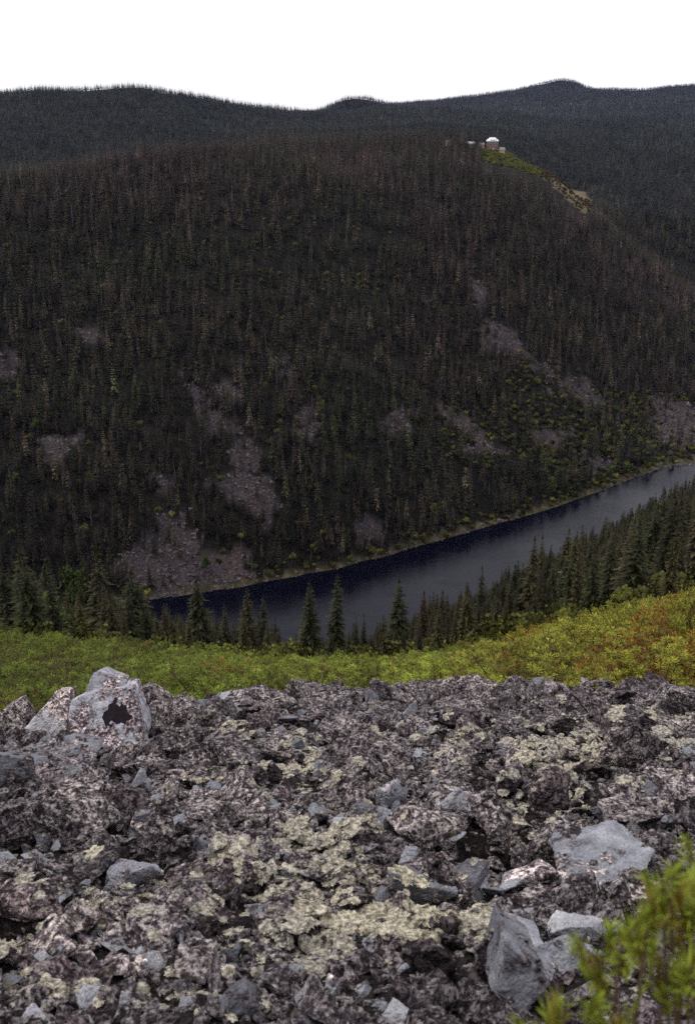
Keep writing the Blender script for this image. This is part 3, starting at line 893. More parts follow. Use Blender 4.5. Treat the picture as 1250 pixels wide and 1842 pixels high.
def near_trees():
    # trees that stand out one by one: (column, row of tip, forward distance, kind, width factor, label)
    heroes = [
     (603, 1030, 118, 0, 1.0, 'taller of the two lone spruces standing side by side before the lake'),
     (557, 1042, 116, 2, 1.15, 'left one of the two lone spruces standing side by side before the lake'),
     (718, 1040, 125, 4, 1.2, 'lone tall spruce with uneven boughs before the lake, right of the pair'),
     (180, 1000, 105, 3, 1.2, 'tall dark spruce at the left, behind the bright green birch'),
     (240, 1020, 108, 1, 1.25, 'broad dark spruce left of the lake end, beside the tallest one'),
     (357, 1038, 112, 3, 1.1, 'dark broad spruce in front of the left lake end'),
     (441, 1055, 120, 1, .95, 'slim spruce standing before the dark left part of the lake'),
     (474, 1068, 120, 5, .95, 'thin sparse spruce just left of the open water gap'),
     (403, 1085, 118, 0, .9, 'short spruce between the broad one and the slim ones before the lake'),
     (300, 1085, 115, 4, 1.0, 'low spruce under the grey scree fan at the left'),
     (763, 1062, 140, 5, 1.0, 'reddish brown topped spruce right of the uneven lone spruce'),
     (690, 1105, 150, 0, .8, 'small pointed spruce left of the uneven lone spruce'),
     (655, 1103, 150, 2, .75, 'thin dark spruce on the lake edge, right of the tall pair'),
     (640, 1108, 150, 4, .7, 'slightest of the thin spruces right of the tall pair'),
     (870, 1017, 190, 0, .95, 'pointed spruce rising above the wooded spur into the lake'),
     (797, 1060, 150, 2, 1.15, 'bushy green spruce at the low end of the wooded spur'),
     (1021, 948, 250, 1, 1.1, 'tall spruce with ragged top on the crest of the wooded spur'),
     (1048, 942, 260, 5, .8, 'thin spire on the crest of the wooded spur against the water'),
     (960, 985, 235, 5, .7, 'bare thin spire on the middle of the wooded spur'),
     (30, 985, 110, 1, 1.3, 'large dark spruce at the left edge of the photo'),
     (75, 1010, 118, 3, 1.1, 'dark spruce behind the bright green birch at the left'),
    ]
    taken = []
    for px, tip, Y, k, wf, lab in heroes:
        x, y, z = put(px, tip, Y, 0)
        e_tip = ue_from_px(px, tip)[1]
        Ht = max(4.0, e_tip * Y + H0 - z)
        cm, tm, _ = NEAR_C[k]
        o = empty('spruce_tree', (x, y, z - .2), random.random() * 6.28, 1.0, label=lab, category='tree', group='spruces of the near slope')
        w = min(Ht / 12, 1.35) * wf * 1.15
        o.scale = (w, w, (Ht + .2) / 12.2)
        col = (1.0, .55, .5) if 'reddish' in lab else (.85, 1.0, .8) if random.random() < .5 else (1.0, .98, .8)
        f = 1.05
        plant_parts(o, cm, tm, 'crown', 'trunk', tuple(v * f for v in col))
        taken.append((x, y))
    taken = np.array(taken)
    # green broadleaf trees among them
    for px, tip, Y, Ht, k, lab, tone in ((88, 1068, 88, 7.0, 0, 'bright green birch at the left above the dwarf pine belt', 1.0),
                              (125, 1012, 125, 10.0, 1, 'dark green birch between the tall spruces at the left', .55),
                              (1132, 985, 230, 7.0, 2, 'rounded green birch on the dark wooded spur', .8),
                              (1225, 905, 290, 8.0, 0, 'green birch high on the wooded spur at the right edge', .6)):
        x, y, z = put(px, tip, Y, 0)
        e_tip = ue_from_px(px, tip)[1]; Ht = max(3.0, e_tip * Y + H0 - z)
        o = empty('birch_tree', (x, y, z - .1), random.random() * 6.28, 1.0, label=lab, category='tree', group='green birches of the near slope')
        w = min(Ht / 6.5, 1.35); o.scale = (w, w, Ht / 6.5)
        plant_parts(o, *BROADS[k], 'crown', 'trunk', (tone, tone, tone))
        taken = np.r_[taken, [[x, y]]]
    # the wood around them
    x, y = sample(52, 500, 9000, -.42, .50)
    z = ground_z(x, y, False)
    ns = np.array([ue_from_px(*p) for p in NEAR_SHORE])
    yn = -H0 / np.interp(x / y, ns[:, 0], ns[:, 1])
    u = x / y
    px, py = pixel_of(x, y, z)
    nearside = (y < yn - 1) & (z > 1.0)
    # how high the wood stands in the picture: gaps where the lake shows
    tipline = np.interp(px, [-200,0,120,260,290,380,500,520,640,680,760,850,900,960,1040,1120,1200,1300], [975,985,1020,1055,1100,1108,1140,1160,1150,1138,1100,1066,1045,1008,972,926,874,828])
    Hs = RNG.uniform(5, 16, len(x)) * (1 + .2 * fbm(x / 25, y / 25, 2, 12))
    pxt, pyt = pixel_of(x, y, z + Hs)
    tipline = tipline + 34 * fbm(px / 38., y / 40., 3, 19) - RNG.exponential(9, len(x))
    over = pyt < tipline
    Hmax = (ue_from_px(px, tipline)[1]) * y + H0 - z
    Hs = np.where(over, Hmax * RNG.uniform(.35, 1.0, len(x)), Hs)
    keep = nearside & (Hs > 3.2) & visible(x, y, z + Hs)
    # not in front of the shrub belt's own skyline
    belt = np.interp(px, [-300,0,300,600,800,1000,1250,1500], [48,52,58,62,60,52,46,40])
    keep &= y > belt + 6
    keep &= RNG.random(len(x)) < np.where(y > 180, 1.0, .8)
    idx = np.nonzero(keep)[0]
    # spacing
    sel = []
    cell = {}
    for i in idx:
        md = 2.6 if y[i] > 120 else 3.2
        key = (int(x[i] // 4), int(y[i] // 4)); ok = True
        for a in (-1, 0, 1):
            for b2 in (-1, 0, 1):
                for (qx, qy) in cell.get((key[0] + a, key[1] + b2), ()):
                    if (qx - x[i]) ** 2 + (qy - y[i]) ** 2 < md * md: ok = False; break
        if not ok: continue
        if ((taken - (x[i], y[i])) ** 2).sum(1).min() < 7: continue
        cell.setdefault(key, []).append((x[i], y[i])); sel.append(i)
    sel = np.array(sel)
    # the ones that show largest stand as single trees
    shown = Hs[sel] / y[sel] * np.where((px[sel] > -10) & (px[sel] < 1262), 1, 0)
    order = sel[np.argsort(-shown)]
    n_single = 300 - len(heroes)
    for i in order[:n_single]:
        k = int(RNG.integers(0, 6)); cm, tm, _ = NEAR_C[k]
        P = px[i]
        depth = 'front rows' if y[i] < 110 else 'middle rows' if y[i] < 190 else 'back rows'
        where = ('left of the bright green birch', 'wood between the bright green birch and the scree fan', 'wood below the grey scree fan', 'gap row before the dark left end of the lake',
                 'row before the open water', 'low left end of the wooded spur', 'middle of the wooded spur', 'high right part of the wooded spur', 'right photo edge on the spur')[int(np.searchsorted([60, 200, 330, 480, 700, 850, 1020, 1160], P))]
        lab = 'dark spruce, %s, %s' % (where, depth)
        o = empty('spruce_tree', (x[i], y[i], z[i] - .2), float(RNG.uniform(0, 6.28)), 1.0, label=lab, category='tree', group='spruces of the near slope')
        w = Hs[i] / 12 * RNG.uniform(.85, 1.5); o.scale = (w, w, (Hs[i] + .2) / 12.2)
        t = RNG.uniform(.55, 1.5); g = RNG.random()
        col = (1.05 * t, 1.0 * t, .72 * t) if g < .4 else (.85 * t, 1.0 * t, .75 * t) if g < .85 else (1.1 * t, .95 * t, 1.0 * t)
        plant_parts(o, cm, tm, 'crown', 'trunk', col)
    rest = order[n_single:]
    n = len(rest)
    w = Hs[rest] / 12
    scatter_group('spruce_wood', np.c_[x[rest], y[rest], z[rest] - .2], np.c_[np.zeros((n, 2)), RNG.uniform(0, 6.28, n)],
                  np.c_[w * 1.1, w * 1.1, w], RNG.integers(0, 6, n), np.c_[np.array([1.0, .98, .8])[None] * RNG.uniform(.55, 1.15, n)[:, None], np.ones(n)],
                  [c[2] for c in NEAR_C], kind='stuff', label='dark mass of spruces deeper in the wood on the near slope', category='wood')
    # bushes filling the ground between the trees
    x, y = sample(52, 420, 5200, -.42, .50); z = ground_z(x, y, False)
    yn = -H0 / np.interp(x / y, ns[:, 0], ns[:, 1]); px, py = pixel_of(x, y, z)
    k = (y < yn - 1) & (z > .5) & visible(x, y, z + 2) & (y > np.interp(px, [-300,0,300,600,800,1000,1250,1500], [46,50,56,60,58,50,44,40]))
    x, y, z = x[k], y[k], z[k]; n = len(x)
    protos = []
    for s in range(2):
        c, t = broadleaf(s + 80, 420, H=1.7, R=1.5, size=.34); protos.append(c.mesh('undergrowth_kind', M['spruce_i']))
    s = RNG.uniform(.5, 1.15, n)
    scatter_group('undergrowth', np.c_[x, y, z - .1], np.c_[np.zeros((n, 2)), RNG.uniform(0, 6.28, n)], np.c_[s, s, s], RNG.integers(0, 2, n),
                  np.c_[np.array([1.2, 1.3, .6])[None] * RNG.uniform(.5, 1.5, n)[:, None], np.ones(n)], protos,
                  kind='stuff', label='low green undergrowth between the trees of the near slope', category='undergrowth')
near_trees()

def far_green():
    spots = [(75,765,1.0),(72,770,1.1),(170,725,.8),(118,735,.9),(36,860,.9),(295,640,.7),(45,635,1.2),(310,740,.7),(375,465,.7),(330,405,.6),(480,695,.8),(578,735,1.1),(790,460,.8),
             (832,565,1.0),(793,780,.9),(985,835,1.1),(1010,880,1.3),(1035,884,1.2),(990,882,1.2),(1075,860,1.1),(1095,850,1.1),(1125,842,1.0),(1195,472,.9),(1238,515,1.1),(780,920,1.0),(718,905,.9),
             (372,1018,1.2),(165,860,.9),(565,985,.8),(1015,765,.9),(905,475,.7),(490,490,.7),(950,650,.8),(655,545,.6),(240,455,.6),(1160,845,1.1),(1205,830,1.0),(530,520,.6),(1170,770,.8)]
    Yc = np.exp(np.linspace(math.log(335), math.log(1000), 900))
    for i, (px, py, s) in enumerate(spots):
        u, e = ue_from_px(px, py + 4)
        zz = ground_z(u * Yc, Yc, False)
        hit = np.nonzero(((zz - H0) / Yc >= e) & (Yc > -H0 / np.interp(u, FS_[:, 0], FS_[:, 1])))[0]
        if not len(hit): continue
        j = hit[0]
        o = empty('birch_tree', (u * Yc[j], Yc[j] - 3, float(zz[j]) - .3), random.random() * 6.28, s * random.uniform(.8, 1.0),
                  label='small green broadleaf tree among the dark conifers of the far slope', category='tree', group='green trees dotted over the far slope')
        y_ = random.random(); t = random.uniform(.45, .85)
        plant_parts(o, *BROADS[i % 3], 'crown', 'trunk', (t * (.8 + .9 * y_), t * (.95 + .3 * y_), t * .8))
far_green()

# ------------------------------------------------------------------ the house on the ridge and what stands round it
def boxm(name, m, parent, c, s, rz=0, **props):
    x, y, z = [v / 2 for v in s]
    v = [(sx * x, sy * y, sz * z) for sx in (-1, 1) for sy in (-1, 1) for sz in (-1, 1)]
    f = [(0, 1, 3, 2), (4, 6, 7, 5), (0, 4, 5, 1), (2, 3, 7, 6), (0, 2, 6, 4), (1, 5, 7, 3)]
    o = link(name, mesh_np(name, v, f, m), parent, c, **props); o.rotation_euler = (0, 0, rz)
    return o
def frustum(name, m, parent, c, a, b2, h):
    v = [(-a[0]/2, -a[1]/2, 0), (a[0]/2, -a[1]/2, 0), (a[0]/2, a[1]/2, 0), (-a[0]/2, a[1]/2, 0),
         (-b2[0]/2, -b2[1]/2, h), (b2[0]/2, -b2[1]/2, h), (b2[0]/2, b2[1]/2, h), (-b2[0]/2, b2[1]/2, h)]
    f = [(3, 2, 1, 0), (4, 5, 6, 7), (0, 1, 5, 4), (1, 2, 6, 5), (2, 3, 7, 6), (3, 0, 4, 7)]
    return link(name, mesh_np(name, v, f, m), parent, c)
def gable(name, m, parent, c, w, d, h):
    v = [(-w/2, -d/2, 0), (w/2, -d/2, 0), (w/2, d/2, 0), (-w/2, d/2, 0), (-w/2, 0, h), (w/2, 0, h)]
    me = bpy.data.meshes.new(name); me.from_pydata(v, [], [(3, 2, 1, 0), (0, 1, 5, 4), (2, 3, 4, 5), (1, 2, 5), (3, 0, 4)]); me.materials.append(m)
    return link(name, me, parent, c)
def site(px, Y):
    u = ue_from_px(px, 262)[0]; x = u * Y
    return x, Y, float(ground_z(np.array([x]), np.array([float(Y)]), False)[0])
def ridge_buildings():
    x, y, z = site(885, 992)
    h = empty('brick_house', (x, y, z - .3), .08, .78, label='three-storey red brick house with bright white hipped roof on the ridge', category='house')
    boxm('wall', M['brick'], h, (0, 0, 5.2), (12.4, 10, 10.4))
    rf = frustum('roof', M['roofwhite'], h, (0, 0, 10.41), (13.6, 11.2), (10.2, 7.6), 2.2)
    frustum('upper_roof', M['roofwhite'], rf, (0, 0, 2.203), (8.6, 6.2), (6.0, 3.6), 1.9)
    for k in (-3.0, -1.0, 1.0, 3.0): boxm('dormer_window', M['glass'], rf, (k, -5.0, 1.1), (1.0, .9, .9))
    boxm('chimney', M['brick'], rf, (3.4, 1.5, 3.2), (.9, .9, 2.6))
    boxm('cornice', M['whitewall'], h, (0, 0, 10.2), (13.0, 10.6, .4))
    for fl in range(3):
        for k in range(5):
            if fl == 0 and k == 2: continue
            w = boxm('window', M['whitewall'], h, (-4.8 + 2.4 * k, -5.02, 2.0 + 3.2 * fl), (1.35, .16, 1.9))
            boxm('pane', M['glass'], w, (0, -.07, 0), (1.05, .06, 1.6))
    boxm('door', M['whitewall'], h, (0, -5.02, 1.3), (1.5, .16, 2.6))
    for s in (-1, 1):
        for fl in range(3):
            w = boxm('window', M['whitewall'], h, (s * 6.22, 0, 2.0 + 3.2 * fl), (.16, 1.35, 1.9)); boxm('pane', M['glass'], w, (s * .07, 0, 0), (.06, 1.05, 1.6))
    def shed(px, Y, w, d, hh, wm, rm, lab, name='shed'):
        x, y, z = site(px, Y)
        o = empty(name, (x, y, z - .3), .15, label=lab, category=name.split('_')[-1])
        boxm('wall', wm, o, (0, 0, hh / 2), (w, d, hh)); gable('roof', rm, o, (0, 0, hh + .003), w + .6, d + .6, hh * .45)
        boxm('door', M['glass'], o, (-w * .2, -d / 2 - .03, 1.0), (.95, .08, 2.0)); boxm('window', M['glass'], o, (w * .22, -d / 2 - .03, 1.5), (1.1, .08, .9))
    shed(805, 985, 3.4, 3.0, 4.6, M['whitewall'], M['darkroof'], 'narrow whitish hut farthest left of the brick house')
    shed(846, 985, 7.0, 4.0, 3.6, M['bluegrey'], M['roofwhite'], 'low pale shed with white roof left of the brick house')
    shed(866, 990, 4.0, 3.4, 3.4, M['tan'], M['darkroof'], 'small brown hut against the left side of the brick house')
    shed(903, 982, 4.4, 4.0, 5.0, M['tan'], M['darkroof'], 'tan plank cabin right of the brick house', 'wooden_cabin')
    x, y, z = site(923, 975)
    v = empty('white_van', (x, y, z - .05), .5, label='pale blue and white van parked on the meadow beside the cabin', category='van')
    boxm('body', M['bluegrey'], v, (0, 0, 1.5), (5.4, 2.1, 2.1)); boxm('roof', M['roofwhite'], v, (0, 0, 2.66), (5.2, 2.0, .2))
    boxm('windscreen', M['glass'], v, (-2.62, 0, 2.0), (.2, 1.8, .8)); boxm('side_window', M['glass'], v, (-1.6, -1.04, 2.05), (1.2, .06, .7))
    for sx in (-1.7, 1.7):
        for sy in (-1.0, 1.0):
            s = Soup(); s.tube((sx, sy - .12, .4), (sx, sy + .12, .4), .4, .4, 12)
            link('wheel', s.mesh('wheel', M['tyre']), v)
ridge_buildings()

# ------------------------------------------------------------------ dwarf pine belt
def pine_belt():
    protos = []
    for s in range(5):
        c, t = dwarf_pine(s + 500, shoots=300, nl=.11, w=.010)
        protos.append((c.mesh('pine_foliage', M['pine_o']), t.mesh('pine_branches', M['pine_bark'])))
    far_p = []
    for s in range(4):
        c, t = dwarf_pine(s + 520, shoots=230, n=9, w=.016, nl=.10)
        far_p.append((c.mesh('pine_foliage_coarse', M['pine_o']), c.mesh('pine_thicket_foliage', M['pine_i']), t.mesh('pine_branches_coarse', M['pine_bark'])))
    x, y = sample(7.5, 66, 60000, -.50, .52)
    z = ground_z(x, y, False)
    px, py = pixel_of(x, y, z)
    # belt reaches from the rock edge to its own skyline
    lim = np.interp(px, [-300,0,300,600,800,1000,1250,1500], [48,52,58,62,60,52,46,40])
    keep = (y < lim) & ~rock_zone(x, y, .55)
    idx = np.nonzero(keep)[0]
    sel = []; cell = {}
    for i in idx:
        md = 1.12 + .014 * y[i]
        key = (int(x[i] // 2), int(y[i] // 2)); ok = True
        for a in (-1, 0, 1):
            for b2 in (-1, 0, 1):
                for (qx, qy) in cell.get((key[0] + a, key[1] + b2), ()):
                    if (qx - x[i]) ** 2 + (qy - y[i]) ** 2 < md * md: ok = False; break
        if ok: cell.setdefault(key, []).append((x[i], y[i])); sel.append(i)
    sel = np.array(sel)
    hgt = np.exp(RNG.normal(-.16, .22, len(sel))).clip(.55, 1.22) * np.interp(px[sel], [-300, 500, 800, 1100, 1300], [.78, .62, .66, .98, 1.08])
    hgt *= np.interp(y[sel], [8, 12, 15], [.5, .7, 1.0])
    vis = visible(x[sel], y[sel], z[sel] + hgt * 1.2) & (px[sel] > -60) & (px[sel] < 1310)
    sel = sel[vis]; hgt = hgt[vis]
    order = np.argsort(y[sel])
    single = order[:300]; rest = order[300:]
    for j in single:
        i = sel[j]; P = px[i]
        g = (1.08, .99, 1.0) if P > 850 else (.92, 1.0, .95) if P > 430 else (.85, .98, .95)
        row = 'touching the rocks' if y[i] < 13.5 else 'in the second rows' if y[i] < 18 else 'in the middle rows' if y[i] < 26 else 'in the back rows'
        where = ('left edge of the green belt', 'green belt behind the big angular boulder', 'green belt right of the angular boulder', 'green belt below the tall spruce pair', 'green belt below the uneven lone spruce',
                 'yellowish thicket left of its tallest part', 'tall yellowish thicket at the right', 'yellowish thicket at the right edge')[int(np.searchsorted([70, 270, 470, 670, 840, 980, 1150], P))]
        lab = 'dwarf pine, %s, %s' % (where, row)
        f = min(1.08, math.exp(RNG.normal(-.26, .26))) * np.interp(P, [0, 500, 900, 1250], [.76, .92, 1.15, 1.22])
        if RNG.random() < (.09 if P > 850 else .06): g = (g[0] * 1.1, g[1] * .68, g[2] * .8)
        o = empty('dwarf_pine', (x[i], y[i], z[i] - .08), float(RNG.uniform(0, 6.28)), 1.0, label=lab, category='dwarf pine', group='dwarf pines of the green belt')
        w = RNG.uniform(.8, 1.2) * (.85 if y[i] < 13 else 1.0); o.scale = (w, w, hgt[j])
        if y[i] < 22: cm, tm = protos[int(RNG.integers(0, 5))]
        else: q = far_p[int(RNG.integers(0, 4))]; cm, tm = q[0], q[2]
        plant_parts(o, cm, tm, 'foliage', 'branches', tuple(v * f for v in g))
    n = len(rest)
    i = sel[rest]
    f = np.exp(RNG.normal(-.36, .30, n)) * np.interp(px[i], [0, 500, 900, 1250], [.72, .82, .95, 1.0])
    w = RNG.uniform(.85, 1.3, n)
    scatter_group('dwarf_pine_thicket', np.c_[x[i], y[i], z[i] - .08], np.c_[np.zeros((n, 2)), RNG.uniform(0, 6.28, n)], np.c_[w, w, hgt[rest]],
                  RNG.integers(0, 4, n), np.c_[np.array([.88, .98, .95])[None] * f[:, None], np.ones(n)], [p[1] for p in far_p],
                  kind='stuff', label='far part of the green dwarf pine belt below the rocks', category='thicket')
    # the withered reddish bush at the right end of the rock edge
    u, e = ue_from_px(1205, 1252); Y = 12.4; xx = u * Y
    zz = float(ground_z(np.array([xx]), np.array([Y]), False)[0])
    o = empty('withered_bush', (xx, Y, zz - .05), .4, 1.0, label='withered reddish brown bush at the right end of the rock edge', category='bush')
    o.scale = (.55, .5, .42)
    plant_parts(o, protos[2][0], protos[2][1], 'foliage', 'branches', (.75, .30, .38))
    print('dwarf pines', len(single), n)
pine_belt()

# ------------------------------------------------------------------ rocks of the foreground
def rock_mesh(seed, npts=16, cuts=3, slab=.6, amp=.06, bevel=.06, material=None, dims=None, pts=None):
    r = random.Random(seed)
    b = bmesh.new()
    size = 1.0
    if pts:
        size = max(np.ptp(np.array(pts), axis=0))
        for p in pts: b.verts.new(p)
    for k in range(0 if pts else npts):
        p = Vector((r.gauss(0, 1), r.gauss(0, 1), r.gauss(0, 1))).normalized()
        m = max(abs(p.x), abs(p.y), abs(p.z))
        p = p * (.55 + .45 / m) * r.uniform(.42, .58)
        b.verts.new((p.x, p.y, p.z * slab))
    res = bmesh.ops.convex_hull(b, input=b.verts)
    for v in [v for v in b.verts if not v.link_faces]: b.verts.remove(v)
    bmesh.ops.dissolve_limit(b, angle_limit=.25, verts=b.verts, edges=b.edges)
    bmesh.ops.bevel(b, geom=list(b.edges), offset=bevel * .5 * size, segments=1, affect='EDGES', clamp_overlap=True)
    bmesh.ops.triangulate(b, faces=b.faces)
    # even out the triangles
    for it in range(cuts):
        lim = .42 * size / (1.75 ** it)
        es = [e for e in b.edges if e.calc_length() > lim]
        if es: bmesh.ops.subdivide_edges(b, edges=es, cuts=1)
        bmesh.ops.triangulate(b, faces=[f for f in b.faces if len(f.verts) > 3])
    if dims:
        co = np.array([v.co for v in b.verts]); ext = np.ptp(co, axis=0)
        for v in b.verts: v.co = Vector((v.co.x / ext[0] * dims[0], v.co.y / ext[1] * dims[1], v.co.z / ext[2] * dims[2]))
    b.normal_update()
    sc = max(dims) if dims else size
    off = Vector((seed * 3.17 % 50, seed * 1.31 % 50, seed * 7.7 % 50))
    new = []
    for v in b.verts:
        q = v.co / sc
        d = mnoise.fractal(q * 3.0 + off, 1.0, 2.0, 4) * amp * 1.0
        d += mnoise.fractal(q * 11.0 + off, .8, 2.0, 3) * amp * .45
        # ledges, as the stone splits in layers
        d += (abs(((q.z * 9 + mnoise.noise(q * 4 + off)) % 1.0) - .5) - .25) * amp * .55
        new.append(v.co + v.normal * d * sc)
    for v, c in zip(b.verts, new): v.co = c
    me = bpy.data.meshes.new('rock')
    b.to_mesh(me); b.free()
    if material: me.materials.append(material)
    return me

def tri_arrays(me):
    me.calc_loop_triangles()
    v = np.empty(len(me.vertices) * 3, np.float32); me.vertices.foreach_get('co', v)
    t = np.empty(len(me.loop_triangles) * 3, np.int32); me.loop_triangles.foreach_get('vertices', t)
    return v.reshape(-1, 3), t.reshape(-1, 3)

BV, BF = [], []; BN = 0
BARE = []
def bake(v, f, bare=False):
    global BN
    BARE.append(np.full(len(f), bare))
    BV.append(v); BF.append(f + BN); BN += len(v)

def on_slope(px, py):
    """where the sight line through a pixel meets the rock slope"""
    u, e = ue_from_px(px, py)
    Y = 1.6 / (-e - .45) if e < -.46 else 12.0
    for _ in range(4):
        z = float(ground_z(np.array([u * Y]), np.array([Y]), False)[0]) - H0
        Y = Y * (1 + (z / Y - e) * 1.0)
        Y = min(max(Y, 1.0), 13.0)
    return u * Y, Y, float(ground_z(np.array([u * Y]), np.array([Y]), False)[0])

HERO = []
def hero(px, py, wpx, hpx, label, m='rock', depth=1.0, tilt=(0, 0), rz=0.0, slab=.7, npts=12, seed=None, lift=.0, amp=.03, name='boulder', bev=.025):
    """a rock whose middle shows at (px, py) and spans wpx by hpx in the photograph"""
    x, y, z = on_slope(px, py + hpx * .32)
    dist = math.sqrt(x * x + y * y + (z - H0) ** 2)
    w = wpx * dist / F; h = hpx * dist / F
    dims = (w, max(w, h) * .9 * depth, h * 1.18)
    sd = seed if seed is not None else 900 + len(HERO)
    me = rock_mesh(sd, npts, 5, slab, amp, bev, M[m], dims)
    o = link(name, me, None, (x, y + dims[1] * .18, z + h * .30 + lift), label=label, category='rock', group='named boulders of the rock field')
    o.rotation_euler = (math.radians(tilt[0]), math.radians(tilt[1]), rz)
    v, f = tri_arrays(me)
    R = np.array(Euler(o.rotation_euler).to_matrix())
    bake(v @ R.T + np.array(o.location), f, m in ('rock_clean', 'rock_pale'))
    HERO.append((x, y, w))
    return o

def hero_poly(poly, anchor, depth, lean, label, m, seed, amp=.03, dy=0.0, name='boulder', bev=.03, back=.8):
    """a rock with a known outline: front corners lie on a face leaning back by `lean`, back corners `depth` behind"""
    x, y, z = on_slope(*anchor)
    y += dy
    dist = math.sqrt(x * x + y * y + (z - H0) ** 2)
    P = []
    for px, py in poly:
        u, e = ue_from_px(px, py); Y = y + lean * (anchor[1] - py) / F * dist
        P.append((u * Y, Y, e * Y + H0))
    P = np.array(P); c = P.mean(0)
    Q = (P - c) * np.array([back, .4, .9]) + c + np.array([0, depth, -.02])
    Q[:, 2] -= .25 * depth
    A = np.r_[P, Q]; o = np.array([c[0], c[1] + depth * .4, A[:, 2].min()])
    me = rock_mesh(seed, 0, 6, 1, amp, bev, M[m], None, [tuple(v) for v in A - o])
    ob = link(name, me, None, tuple(o), label=label, category='rock', group='named boulders of the rock field')
    v, f = tri_arrays(me); bake(v + o, f, m in ('rock_clean', 'rock_pale'))
    HERO.append((o[0], o[1], float(np.ptp(P[:, 0]))))
    return ob

big = hero_poly([(122,1292),(128,1262),(152,1250),(200,1242),(238,1236),(250,1280),(262,1352),(190,1360),(128,1350)], (190, 1352), .55, .75,
     'big pale angular boulder with a black lichen patch, left on the rock edge', 'rock_pale', 31, bev=.02, amp=.024)
def black_patch(ob):
    v, f = tri_arrays(ob.data); o = np.array(ob.location)
    bvh = BVHTree.FromPolygons((v + o).tolist(), f.tolist())
    poly = [(188,1290),(191,1281),(197,1278),(198,1270),(204,1267),(208,1258),(212,1261),(213,1267),(219,1266),(221,1271),(226,1271),(225,1278),(229,1284),(235,1287),(231,1293),(225,1295),(224,1301),(217,1297),(211,1300),(207,1297),(202,1306),(197,1301),(194,1304),(191,1296)]
    C = (210, 1284); rings = []
    for t in (0.0, .5, 1.0):
        for a, b2 in poly:
            px = C[0] + (a - C[0]) * t * 1.18; py = C[1] + (b2 - C[1]) * t * 1.18
            d = Vector([float(q) for q in ray(px, py)]).normalized()
            h = bvh.ray_cast(Vector((0, 0, H0)), d)
            p = h[0] if h[0] is not None else Vector(ob.location)
            rings.append(np.array(p) - np.array(d) * (.006 if t < 1 else .002) - o)
    n = len(poly); F_ = []
    for k in range(2):
        for i in range(n):
            a, b2 = k * n + i, k * n + (i + 1) % n
            F_ += [(a, b2, b2 + n), (a, b2 + n, a + n)]
    link('lichen_patch', mesh_np('lichen_patch', rings, F_, M['black_lichen']), ob, label='jagged black lichen patch on the pale face')
black_patch(big)
hero_poly([(150,1252),(160,1225),(168,1210),(178,1207),(200,1218),(226,1231),(224,1240),(190,1250)], (190, 1352), .30, .75,
     'pale pointed rock on top of the big angular boulder at the left', 'rock_pale', 47, dy=.16, bev=.02, amp=.018)
hero_poly([(45,1312),(66,1282),(104,1241),(128,1240),(126,1290),(118,1335),(60,1335)], (90, 1335), .35, .6,
     'pale slab leaning against the left side of the big angular boulder', 'rock_pale', 53, dy=.05, bev=.02, amp=.018)
hero_poly([(240,1240),(262,1240),(285,1255),(302,1270),(300,1300),(262,1330),(250,1290)], (270, 1325), .4, .6,
     'crusted rock against the right side of the big angular boulder', 'rock', 59, dy=.1)
hero(108, 1386, 200, 60, 'wide flat-topped block with a whitish top below the big angular boulder', 'rock_mid', .7, (6, -3), .1, .6)
hero(22, 1400, 80, 60, 'grey block at the left edge beside the flat-topped block', 'rock_mid', .8, (5, 6), .4, .7)
hero(90, 1470, 215, 90, 'large dark crusted block at the left edge, lower than the flat-topped one', 'rock', .7, (8, 4), .15, .6)
hero(275, 1505, 66, 120, 'tilted crusted slab standing on edge left of centre', 'rock', .7, (-10, 32), .3, .4)
hero(225, 1450, 80, 60, 'dark lump just above the slab standing on edge', 'rock_dark', .8, (0, 10), .3, .8)
hero(350, 1600, 110, 34, 'thin dark flat stone with a shaded underside, lower left of centre', 'rock_dark', .6, (10, -6), .0, .35)
hero(440, 1598, 100, 52, 'rounded brownish stone right of the thin dark flat stone', 'rock_dark', .7, (0, 6), .3, .7)
hero(240, 1580, 90, 40, 'flat stone with a pale bluish top left of the thin dark flat stone', 'rock_clean', .6, (12, 0), .1, .4)
hero(612, 1505, 46, 34, 'small pale bluish stone in the middle of the rock field', 'rock_clean', .8, (-15, 8), .6, .7)
hero(708, 1420, 60, 54, 'pale blue-grey stone with a smooth face, middle right', 'rock_clean', .8, (-20, -8), .2, .75)
hero(818, 1442, 70, 60, 'pale-topped stone beside the dark hollow, right of the blue-grey one', 'rock_clean', .8, (-8, 18), .6, .7)
hero(683, 1492, 34, 58, 'small pale upright stone left of the long dark block', 'rock_clean', .8, (-10, 4), .1, .8)
hero(768, 1500, 140, 62, 'long dark crusted block with a rounded top above the hollow', 'rock', .7, (6, 4), .1, .6)
hero(744, 1552, 42, 52, 'small pale pointed stone above the overhanging dark stone', 'rock_clean', .7, (-14, 4), .4, .8, 12)
hero(762, 1595, 120, 56, 'dark stone overhanging a shaded gap with a pale rim', 'rock_mid', .7, (-14, 8), .2, .45)
hero(845, 1590, 70, 62, 'rounded grey stone right of the overhanging dark stone', 'rock_mid', .8, (0, 5), .5, .8)
hero(985, 1436, 80, 56, 'black crusted boulder at the upper side of the dark hollow', 'rock_dark', .8, (0, 12), .4, .9)
hero(880, 1475, 60, 90, 'crusted boulder standing left of the dark hollow', 'rock', .8, (0, -14), .3, .8)
hero(920, 1395, 70, 50, 'grey crusted stone above the dark hollow', 'rock', .8, (0, 8), .9, .8)
hero(985, 1525, 70, 50, 'crusted block at the lower right of the dark hollow', 'rock', .8, (0, -10), .9, .7)
hero(1040, 1530, 90, 60, 'brownish crusted block above the big pale slab', 'rock', .8, (4, -8), .2, .6)
